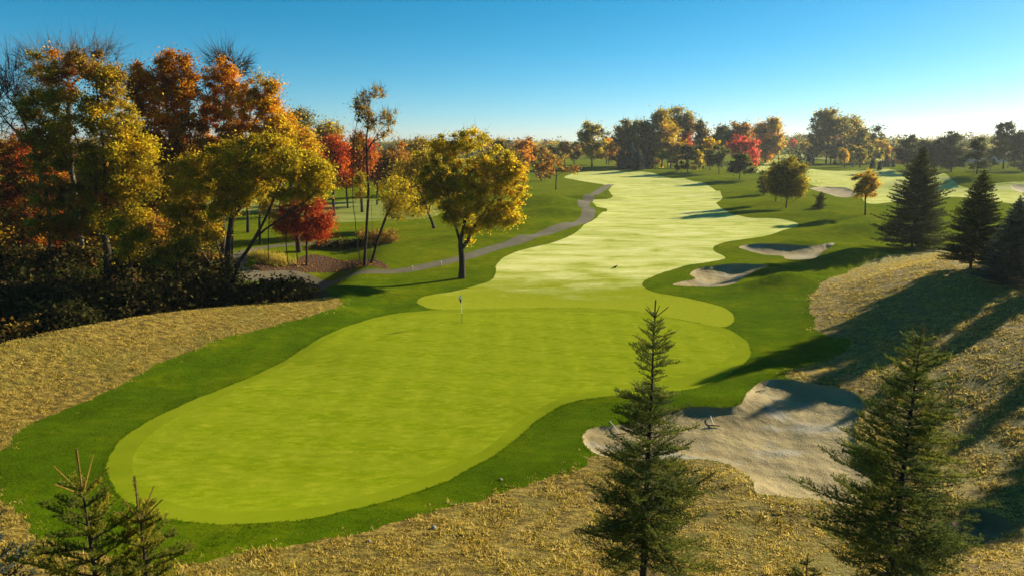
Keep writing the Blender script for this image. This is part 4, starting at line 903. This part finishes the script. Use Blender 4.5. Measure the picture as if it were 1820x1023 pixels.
fore('thin open spruce in front of the green with dead twig top', 1165, 533, 17, 1.8, 40, 11, 'young', lead=0.45, gap=gapF1, ru=([0, 0.45, 1.1, 1.75, 2.2, 2.5, 2.75, 3.75, 5.2, 6, 7.7, 10], [0.08, 0.20, 0.42, 0.62, 0.32, 0.36, 0.85, 0.98, 1.3, 1.55, 1.8, 1.9]), zcut=1.8, shoot=(0.05, 0.035, 0.02))
fore('full spruce in the right foreground with pale upright leader', 1640, 575, 15, 1.9, 40, 12, 'young', lead=0.38, shoot=(0.16, 0.14, 0.03), ru=([0, 0.66, 1.25, 1.85, 2.6, 3.3, 4.8, 5.5, 9], [0.10, 0.38, 0.66, 0.85, 1.0, 1.25, 1.55, 1.65, 1.9]), zcut=1.8, irregular=0.28, gap=lambda z, g: g.uniform() < 0.10)
fore('left of two young spruce tips at the lower left corner', 135, 797, 9.3, 1.2, 20, 13, 'lime', lead=0.72, ru=([0, 0.75, 0.9, 1.25, 1.65, 2.05, 4], [0.1, 0.30, 0.42, 0.52, 0.62, 0.75, 1.1]), zcut=2.5, sub=False, nbr=5, dens=260, nl=0.050, nw=0.014, side_n=12, lift=0.45, irregular=0.3, shoot=(0.30, 0.20, 0.03))
fore('right of two young spruce tips at the lower left corner', 238, 846, 9.6, 1.2, 19, 14, 'lime', lead=0.75, ru=([0, 0.75, 0.9, 1.25, 1.65, 2.05, 4], [0.1, 0.22, 0.34, 0.48, 0.60, 0.75, 1.1]), zcut=2.5, sub=False, nbr=5, dens=260, nl=0.050, nw=0.014, side_n=12, lift=0.45, irregular=0.3, shoot=(0.22, 0.14, 0.03))
fore('blue spruce just showing at the left edge of the photo', -52, 905, 10, 1.0, 18, 15, 'blue', lead=0.2, zcut=3, ru=([0, 0.5, 3], [0.1, 0.4, 0.9]))
fore('small spruce tip left of the right foreground spruce', 1436, 984, 15.5, 1.0, 18, 16, 'young', lead=0.2, zcut=2.5, ru=([0, 0.5, 3], [0.1, 0.35, 0.9]))

# ------------------------------------------------------------------ undergrowth, grass, far woods
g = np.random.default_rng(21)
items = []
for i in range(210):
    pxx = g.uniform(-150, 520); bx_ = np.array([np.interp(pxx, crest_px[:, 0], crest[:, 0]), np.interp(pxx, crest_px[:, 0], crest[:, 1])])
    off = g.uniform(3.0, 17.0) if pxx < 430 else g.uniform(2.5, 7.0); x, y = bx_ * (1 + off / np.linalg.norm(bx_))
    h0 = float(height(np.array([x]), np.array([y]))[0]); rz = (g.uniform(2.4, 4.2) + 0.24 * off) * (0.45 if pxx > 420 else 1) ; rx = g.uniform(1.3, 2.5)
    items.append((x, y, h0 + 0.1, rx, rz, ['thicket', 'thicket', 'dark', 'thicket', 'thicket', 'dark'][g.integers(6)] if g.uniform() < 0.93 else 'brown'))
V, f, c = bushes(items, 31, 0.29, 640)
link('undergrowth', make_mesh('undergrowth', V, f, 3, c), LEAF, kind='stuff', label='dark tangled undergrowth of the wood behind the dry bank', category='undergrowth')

def tufts(P2, hgt, wid, nb, cols, g, lean=0.5, sc=None):
    n = len(P2); ii = np.repeat(np.arange(n), nb); m = len(ii)
    z = full_height(P2[:, 0], P2[:, 1])
    base = np.stack([P2[ii, 0] + g.normal(size=m) * wid * 1.6, P2[ii, 1] + g.normal(size=m) * wid * 1.6, z[ii] - 0.02], 1)
    d = g.normal(size=(m, 3)) * lean; d[:, 2] = 1; d /= np.linalg.norm(d, axis=1)[:, None]
    s = np.cross(d, g.normal(size=(m, 3))); s /= np.linalg.norm(s, axis=1)[:, None] + 1e-9
    hh = (hgt * g.uniform(0.5, 1.3, m) * (sc[ii] if sc is not None else 1))[:, None]
    V = np.stack([base - s * wid * 0.5, base + s * wid * 0.5, base + d * hh], 1).reshape(-1, 3)
    col = cols[g.integers(len(cols), size=n)][ii] * g.uniform(0.7, 1.3, (m, 1))
    return V, np.arange(3 * m).reshape(-1, 3), np.repeat(col, 3, 0)

def zone_points(names, n, maxd, g, mind=8, power=1.0):
    """points spread over faces of some surfaces, thinning with distance"""
    m = np.isin(zone, names); t = FO[m]; a, b_, c_ = VO[t[:, 0]], VO[t[:, 1]], VO[t[:, 2]]
    ar = 0.5 * np.abs((b_[:, 0] - a[:, 0]) * (c_[:, 1] - a[:, 1]) - (b_[:, 1] - a[:, 1]) * (c_[:, 0] - a[:, 0])); ce = (a + b_ + c_) / 3
    d = np.linalg.norm(ce, axis=1); ang = np.abs(np.arctan2(ce[:, 0], ce[:, 1]))
    w = ar * (d < maxd) * (ce[:, 1] > mind) * (ang < R_(41)) / np.maximum(d, 18) ** power
    k = g.choice(len(t), n, p=w / w.sum()); u = g.uniform(size=(n, 2)); s = np.sqrt(u[:, 0:1])
    return (1 - s) * a[k] + s * (1 - u[:, 1:2]) * b_[k] + s * u[:, 1:2] * c_[k]

def lump(P, f, seed):
    g_ = np.random.default_rng(seed); v = np.zeros(len(P))
    for k in range(7):
        a = g_.uniform(0, 6.28); q = f * g_.uniform(0.6, 1.8); v += np.sin(P[:, 0] * math.cos(a) * q + P[:, 1] * math.sin(a) * q + g_.uniform(0, 6.28))
    return v / 2.6
DRYC = np.array([(0.62, 0.45, 0.095), (0.52, 0.36, 0.07), (0.72, 0.54, 0.14), (0.40, 0.28, 0.045), (0.30, 0.25, 0.015), (0.55, 0.41, 0.08), (0.22, 0.14, 0.025), (0.13, 0.08, 0.016)])
P = zone_points(['dry_slope', 'dry_bank'], 78000, 95, g, power=0.8); P = P + g.normal(size=P.shape) * 0.45 * (g.uniform(size=(len(P), 1)) < 0.5)
bk = np.zeros(len(P), bool)
for k_ in list(BW) + ['green_collar', 'putting_green', 'fairway']: bk |= inside(Z[k_], P)
P = P[~bk]
l = lump(P, 3.2, 3) + 0.5 * lump(P, 0.9, 4); l = l + 0.7 * lump(P, 7.0, 5); k_ = l > -1.1; P = P[k_]; l = l[k_]
V, f, c = tufts(P, 0.14, 0.040, 5, DRYC, g, 1.0, np.clip(0.78 + 0.30 * l, 0.45, 1.4))
link('dry_grass', make_mesh('dry_grass', V, f, 3, c), GRASS, kind='stuff', label='matted straw coloured dry grass on the banks', category='grass')
GRC = np.array([(0.045, 0.105, 0.001), (0.065, 0.130, 0.001), (0.10, 0.165, 0.002), (0.032, 0.078, 0.001), (0.14, 0.18, 0.003)])
P = zone_points(['rough'], 36000, 75, g); P = P + g.normal(size=P.shape) * 0.4 * (g.uniform(size=(len(P), 1)) < 0.4)
bk = np.zeros(len(P), bool)
for k_ in list(BW) + ['green_collar', 'putting_green', 'fairway', 'cart_path']: bk |= inside(Z[k_], P)
P = P[~bk]
V, f, c = tufts(P, 0.065, 0.032, 4, GRC, g, 0.7, np.clip(0.9 + 0.35 * lump(P, 1.6, 9), 0.4, 1.5))
link('mown_grass', make_mesh('mown_grass', V, f, 3, c), GRASS, kind='stuff', label='short dark green rough grass around the green', category='grass')
ep = []
for k_ in ('green_collar', 'fairway', 'sand_bunker', 'sand_bunker.001', 'sand_bunker.002'):
    Q = Z[k_]; Q2 = np.roll(Q, -1, 0); L_ = np.linalg.norm(Q2 - Q, axis=1); far_ = np.linalg.norm(Q, axis=1)
    n_ = (L_ * np.clip(700 / far_, 5, 20) * (far_ < 130)).astype(int); ii = np.repeat(np.arange(len(Q)), n_); u = g.uniform(size=(len(ii), 1)); pp = Q[ii] + (Q2 - Q)[ii] * u
    T_ = (Q2 - Q)[ii] / L_[ii][:, None]; nn = np.stack([-T_[:, 1], T_[:, 0]], 1); pp = pp + nn * g.normal(size=(len(ii), 1)) * 0.10
    ep.append(pp)
ep = np.concatenate(ep); bk = np.zeros(len(ep), bool)
for k_ in ('green_collar', 'putting_green', 'fairway', 'sand_bunker', 'sand_bunker.001', 'sand_bunker.002'): bk |= inside(Z[k_], ep)
ep = ep[~bk]
V, f, c = tufts(ep, 0.10, 0.03, 5, GRC * 0.8, g, 0.6)
link('edge_grass', make_mesh('edge_grass', V, f, 3, c), GRASS, kind='stuff', label='longer dark grass fringe along the mown edges', category='grass')
# yellow ornamental grass and mulch leaves
cx, cy = at(484, 463); P = np.stack([cx + g.normal(size=300) * 1.1, cy + g.normal(size=300) * 0.7], 1)
V, f, c = tufts(P, 0.85, 0.06, 7, np.array([(0.55, 0.40, 0.05), (0.48, 0.36, 0.06), (0.40, 0.33, 0.04)]), g, 0.45)
o = link('ornamental_grass', make_mesh('ornamental_grass', V, f, 3, c), GRASS, kind='stuff', label='yellow ornamental grass clump at the end of mulch bed', category='grass')
P2 = zone_points(['mulch_bed', 'woodland_floor'], 9000, 110, g); z = full_height(P2[:, 0], P2[:, 1]) + 0.03
V, f, c = leaf_quads(np.stack([P2[:, 0], P2[:, 1], z], 1), 0.17, pal_pick(['rust', 'brown', 'orange'], len(P2), g), g, up=2.0)
link('fallen_leaves', make_mesh('fallen_leaves', V, f, 3, c), LEAF, kind='stuff', label='fallen brown leaves lying on the mulch bed', category='leaves')

# hedges
def hedge(name, label, a, b, w, h, pal, seed, n, leaf):
    gg = np.random.default_rng(seed); A, Bq = at(*a), at(*b); d = Bq - A; L = np.linalg.norm(d); nrm = np.array([-d[1], d[0]]) / L
    its = []; k = max(3, int(L / (w * 0.5)))
    for i in range(k + 1):
        p = A + d * i / k + nrm * gg.normal() * 0.15; z0 = float(height(np.array([p[0]]), np.array([p[1]]))[0]); its.append((p[0], p[1], z0 + 0.05, w * 0.55, h * gg.uniform(0.85, 1.05), pal))
    V, f, c = bushes(its, seed, leaf, n); z0 = float(height(np.array([A[0]]), np.array([A[1]]))[0]); o0 = np.array([A[0], A[1], z0])
    th = thing(name, label, 'hedge', o0)
    link('foliage', make_mesh('foliage', V - o0, f, 3, c), LEAF, th)
    st = []
    for it in its:
        p = np.array(it[:3]); q = p + np.array([gg.normal() * .2, gg.normal() * .2, it[4] * 0.8]); st.append((p - np.array([0, 0, .1]), q))
    Vt, ft = frusta(np.array([s_[0] for s_ in st]) - o0, np.array([s_[1] for s_ in st]) - o0, np.full(len(st), 0.05), np.full(len(st), 0.02), 5)
    link('stems', make_mesh('stems', Vt, ft, 4), BARK, th, kind='stuff')
    return th
hedge('clipped_hedge', 'grey brown bare hedge behind the slim four stemmed tree', (648, 432), (694, 430), 2.2, 1.9, 'brown', 41, 900, 0.2)
hedge('clipped_hedge', 'low dark hedge left of the grey brown hedge', (570, 440), (640, 437), 2.0, 1.0, 'dark', 42, 700, 0.2)
hedge('red_hedge', 'low dark red hedge across the far fairway', (1576, 290), (1600, 291), 5.0, 3.6, 'darkred', 43, 700, 0.5)

# far woods on the horizon: one mass
items = []
for i in range(420):
    Y = g.uniform(430, 1100); X = g.uniform(-0.95, 0.95) * Y; right = X / Y
    if Y < 520 and -0.25 < right < 0.42: continue
    hh = g.uniform(7.5, 12.5) + (8 if right > 0.36 and Y > 560 else 2) + (2 if right < -0.2 else 0); items.append((X, Y, hh * 0.30, g.uniform(9, 16), hh * 0.68, ['olive', 'green', 'brown', 'green', 'rust', 'greyol', 'dark'][g.integers(7)] if right < 0.3 else ['green', 'dark', 'greyol', 'olive', 'green'][g.integers(5)]))
V, f, c = bushes(items, 33, 1.9, 300)
link('distant_woods', make_mesh('distant_woods', V, f, 3, c), LEAF, kind='stuff', label='hazy distant woods along the horizon', category='woods')

# ------------------------------------------------------------------ small things
def plain(name, c, rough=0.6, spec=0.3):
    t = NT(name); t.b.inputs['Roughness'].default_value = rough; t.b.inputs['Specular IOR Level'].default_value = spec
    n = t.noise(12, 3); t.color(t.mix(t.math('MULTIPLY', n, 0.35), c, tuple(x * 0.6 for x in c))); return t.m
WHITE = plain('white_paint', (0.75, 0.74, 0.70)); BLACK = plain('black_plastic', (0.012, 0.012, 0.012)); WOOD = plain('pale_wood', (0.42, 0.34, 0.22)); CLOTH = plain('white_cloth', (0.8, 0.79, 0.76)); STONE = plain('pale_stone', (0.27, 0.25, 0.21)); ROOF = plain('blue_roof', (0.05, 0.10, 0.16)); WALL = plain('pale_wall', (0.45, 0.48, 0.52)); GLASS = plain('dark_glass', (0.03, 0.04, 0.05), 0.15, 0.5)
def tube_obj(name, pts, rad, mat, parent, k=8):
    P = np.array(pts, float); r = np.array(rad if np.ndim(rad) else [rad] * len(P), float)
    V, f = frusta(P[:-1], P[1:], r[:-1], r[1:], k); n = len(P) - 1
    me = make_mesh(name, V, f, 4, smooth=True)
    return link(name, me, mat, parent)
def box_mesh(name, lo, hi, bev=0.0):
    import bmesh
    bm = bmesh.new(); bmesh.ops.create_cube(bm, size=1.0)
    for v in bm.verts: v.co = Vector([(lo[i] + hi[i]) / 2 + v.co[i] * (hi[i] - lo[i]) for i in range(3)])
    if bev: bmesh.ops.bevel(bm, geom=bm.edges[:], offset=bev, segments=2, affect='EDGES')
    me = bpy.data.meshes.new(name); bm.to_mesh(me); bm.free(); return me
def ground_z(x, y): return float(full_height(np.array([x]), np.array([y]))[0])

x, y = at(821, 573); th = thing('flagstick', 'white flagstick with a limp black and white flag', 'flag', (x, y, ground_z(x, y)))
tube_obj('pole', [(0, 0, 0.75), (0, 0, 2.30)], [0.017, 0.013], CLOTH, th); tube_obj('pole_foot', [(0, 0, -0.1), (0, 0, 0.75)], 0.018, plain('dark_pole', (0.05, 0.045, 0.03)), th)
tube_obj('pole_tip', [(0, 0, 2.30), (0, 0, 2.36)], [0.02, 0.012], BLACK, th)
def flag_part(name, u0, u1, mat):
    V, f = [], []; n, m = 10, 8
    for i in range(n + 1):
        for j in range(m + 1):
            u = u0 + (u1 - u0) * i / n; w = 0.20 - 0.07 * u + 0.05 * math.sin(u * 5); t = j / m
            V.append((-0.012 - w * t, 0.06 * math.sin(t * 6.5 + u * 3) * (0.4 + t), 2.26 - 0.62 * u - 0.18 * t * (1 - 0.5 * u)))
    for i in range(n):
        for j in range(m): a = i * (m + 1) + j; f.append((a, a + 1, a + m + 2, a + m + 1))
    return link(name, make_mesh(name, V, f, 4, smooth=True), mat, th)
flag_part('flag', 0.0, 0.5, CLOTH); flag_part('flag_lower_half', 0.5, 1.0, BLACK)
an = np.linspace(0, 2 * math.pi, 25)[:-1]
V = [(math.cos(a) * 0.07, math.sin(a) * 0.07, 0.012) for a in an] + [(math.cos(a) * 0.055, math.sin(a) * 0.055, 0.012) for a in an] + [(math.cos(a) * 0.055, math.sin(a) * 0.055, -0.1) for a in an]
f = [(i, (i + 1) % 24, 24 + (i + 1) % 24, 24 + i) for i in range(24)] + [(24 + i, 24 + (i + 1) % 24, 48 + (i + 1) % 24, 48 + i) for i in range(24)]
link('cup', make_mesh('cup', V, f, 4), BLACK, th)

def rake(label, head, tail, lift):
    A, Bq = at(*head), at(*tail); za, zb = ground_z(*A) + 0.05, ground_z(*Bq) + lift
    th = thing('bunker_rake', label, 'rake', (A[0], A[1], za), 'rakes lying in the greenside bunker')
    d = np.array([Bq[0] - A[0], Bq[1] - A[1], zb - za]); L = np.linalg.norm(d[:2]); n = np.array([-d[1], d[0]]) / L
    tube_obj('handle', [(0, 0, 0.03), tuple(d * 0.5 + np.array([0, 0, 0.02])), tuple(d)], 0.016, CLOTH, th)
    w = 0.32; tube_obj('head', [(n[0] * -w, n[1] * -w, 0.02), (0, 0, 0.04), (n[0] * w, n[1] * w, 0.02)], [0.022, 0.03, 0.022], BLACK, th)
    tube_obj('brace', [(n[0] * 0.15, n[1] * 0.15, 0.03), tuple(d * 0.16 + np.array([0, 0, 0.03]))], 0.01, BLACK, th)
    ta = [np.array([n[0] * w * s, n[1] * w * s, 0.02]) for s in np.linspace(-0.95, 0.95, 11)]
    V, f = frusta(np.array(ta), np.array(ta) - np.array([0, 0, 0.08]) + d / L * 0.02, np.full(11, 0.008), np.full(11, 0.004), 4); link('teeth', make_mesh('teeth', V, f, 4), BLACK, th, kind='stuff')
rake('white handled rake leaning on the far lip of the bunker', (1269, 750), (1263, 733), 0.06)
rake('rake with its handle lying on the grass left of spruce', (1102, 766), (1084, 749), 0.05)
rake('dark rake lying in the shade below the top rim', (1352, 690), (1386, 703), 0.10)

# unidentified small dark shape on the fairway, built as a resting bird
x, y = at(1093, 477); th = thing('bird', 'unidentified small dark shape on the pale fairway, built as a bird', 'bird', (x, y, ground_z(x, y)))
import bmesh
bm = bmesh.new()
segs = [(-0.30, 0.10, 0.02), (-0.22, 0.13, 0.045), (-0.10, 0.15, 0.10), (0.04, 0.17, 0.12), (0.14, 0.20, 0.09), (0.20, 0.26, 0.055), (0.24, 0.30, 0.06), (0.29, 0.30, 0.045), (0.34, 0.285, 0.012)]
rings = []
for sx, sz, r in segs: rings.append([bm.verts.new((sx, math.cos(a) * r * 0.85, sz + math.sin(a) * r)) for a in np.linspace(0, 2 * math.pi, 13)[:-1]])
for a, b in zip(rings[:-1], rings[1:]):
    for i in range(12): bm.faces.new((a[i], a[(i + 1) % 12], b[(i + 1) % 12], b[i]))
bm.faces.new(rings[0][::-1]); bm.faces.new(rings[-1])
for fc in bm.faces: fc.smooth = True
me = bpy.data.meshes.new('body'); bm.to_mesh(me); bm.free()
o = link('body', me, plain('dark_feather', (0.02, 0.018, 0.012), 0.8), th)
for s in (-1, 1): tube_obj('leg', [(0.03, s * 0.04, 0.07), (0.04, s * 0.05, -0.01)], 0.009, BLACK, th, 5)
tube_obj('tail', [(-0.28, 0, 0.10), (-0.42, 0, 0.07)], [0.03, 0.04], o.data.materials[0], th, 6)
th.rotation_euler.z = 0.4

for px, py, lb in ((733, 480, 'tiny white marker post on the path edge, left one'), (784, 472, 'tiny white marker post on the path edge, right one'), (1077, 347, 'small dark yardage stake beside the bend of the path')):
    x, y = at(px, py); th = thing('marker_post', lb, 'marker post', (x, y, ground_z(x, y)), 'marker posts beside the cart path'); dk = 'dark' in lb
    tube_obj('post', [(0, 0, -0.05), (0, 0, 0.9 if dk else 0.42)], 0.06, BLACK if dk else WOOD, th, 8); tube_obj('cap', [(0, 0, 0.9 if dk else 0.42), (0, 0, 1.0 if dk else 0.52)], [0.075, 0.05], BLACK if dk else WHITE, th, 8)
def stone(label, px, py, r, seed):
    gg = np.random.default_rng(seed); x, y = at(px, py); bm = bmesh.new(); bmesh.ops.create_icosphere(bm, subdivisions=2, radius=r)
    for v in bm.verts: v.co = v.co * float(gg.uniform(0.8, 1.15)); v.co.z *= 0.65
    me = bpy.data.meshes.new('stone'); bm.to_mesh(me); bm.free()
    link('stone', me, STONE, None, (x, y, ground_z(x, y) + r * 0.35), label=label, category='stone', group='stones in the dry grass')
stone('larger pale stone at the edge of the dry foreground grass', 771, 938, 0.10, 3); stone('tiny pale stone left of the larger stone', 656, 962, 0.07, 4); stone('tiny pale stone right of the larger stone', 890, 852, 0.07, 5)

# far building glimpsed between the pines
def house(label, px, Y, w, d, h, rh, roofm):
    p, m = at_y(px, 300, Y); X = p[0]; z = ground_z(X, Y); th = thing('house', label, 'house', (X, Y, z))
    link('wall', box_mesh('wall', (-w / 2, -d / 2, -0.5), (w / 2, d / 2, h)), WALL, th)
    V = [(-w / 2 - .5, -d / 2 - .6, h), (w / 2 + .5, -d / 2 - .6, h), (w / 2 + .5, d / 2 + .6, h), (-w / 2 - .5, d / 2 + .6, h), (-w / 2 - .5, 0, h + rh), (w / 2 + .5, 0, h + rh)]
    me = bpy.data.meshes.new('roof'); me.from_pydata(V, [], [(0, 1, 5, 4), (2, 3, 4, 5), (1, 2, 5), (3, 0, 4), (3, 2, 1, 0)]); link('roof', me, roofm, th)
    nw = int(w / 4)
    for i in range(nw):
        xx = -w / 2 + (i + 0.5) * w / nw; fr = link('window', box_mesh('window', (xx - 0.75, -d / 2 - 0.08, 1.0), (xx + 0.75, -d / 2 + 0.02, 2.6)), WHITE, th); link('pane', box_mesh('pane', (xx - 0.62, -d / 2 - 0.11, 1.13), (xx + 0.62, -d / 2 - 0.083, 2.47)), GLASS, fr)
house('pale blue house glimpsed between the layered pines', 1752, 430, 20, 10, 5.0, 3.0, ROOF)
house('distant building with a steep blue roof above the trees', 1430, 700, 8, 8, 13, 5.0, ROOF)

# ------------------------------------------------------------------ air
hz = link('haze', box_mesh('haze', (-2600, -300, -6.0), (2600, 2600, 40.0)), None, kind='stuff', label='thin morning haze over the course', category='haze')
hm = bpy.data.materials.new('haze'); hm.use_nodes = True; nt = hm.node_tree; nt.nodes.remove(nt.nodes['Principled BSDF'])
pv = nt.nodes.new('ShaderNodeVolumePrincipled'); pv.inputs['Color'].default_value = (0.80, 0.90, 1.0, 1); pv.inputs['Density'].default_value = 0.00011; pv.inputs['Anisotropy'].default_value = 0.3
nt.links.new(pv.outputs[0], nt.nodes['Material Output'].inputs['Volume']); hz.data.materials.append(hm)
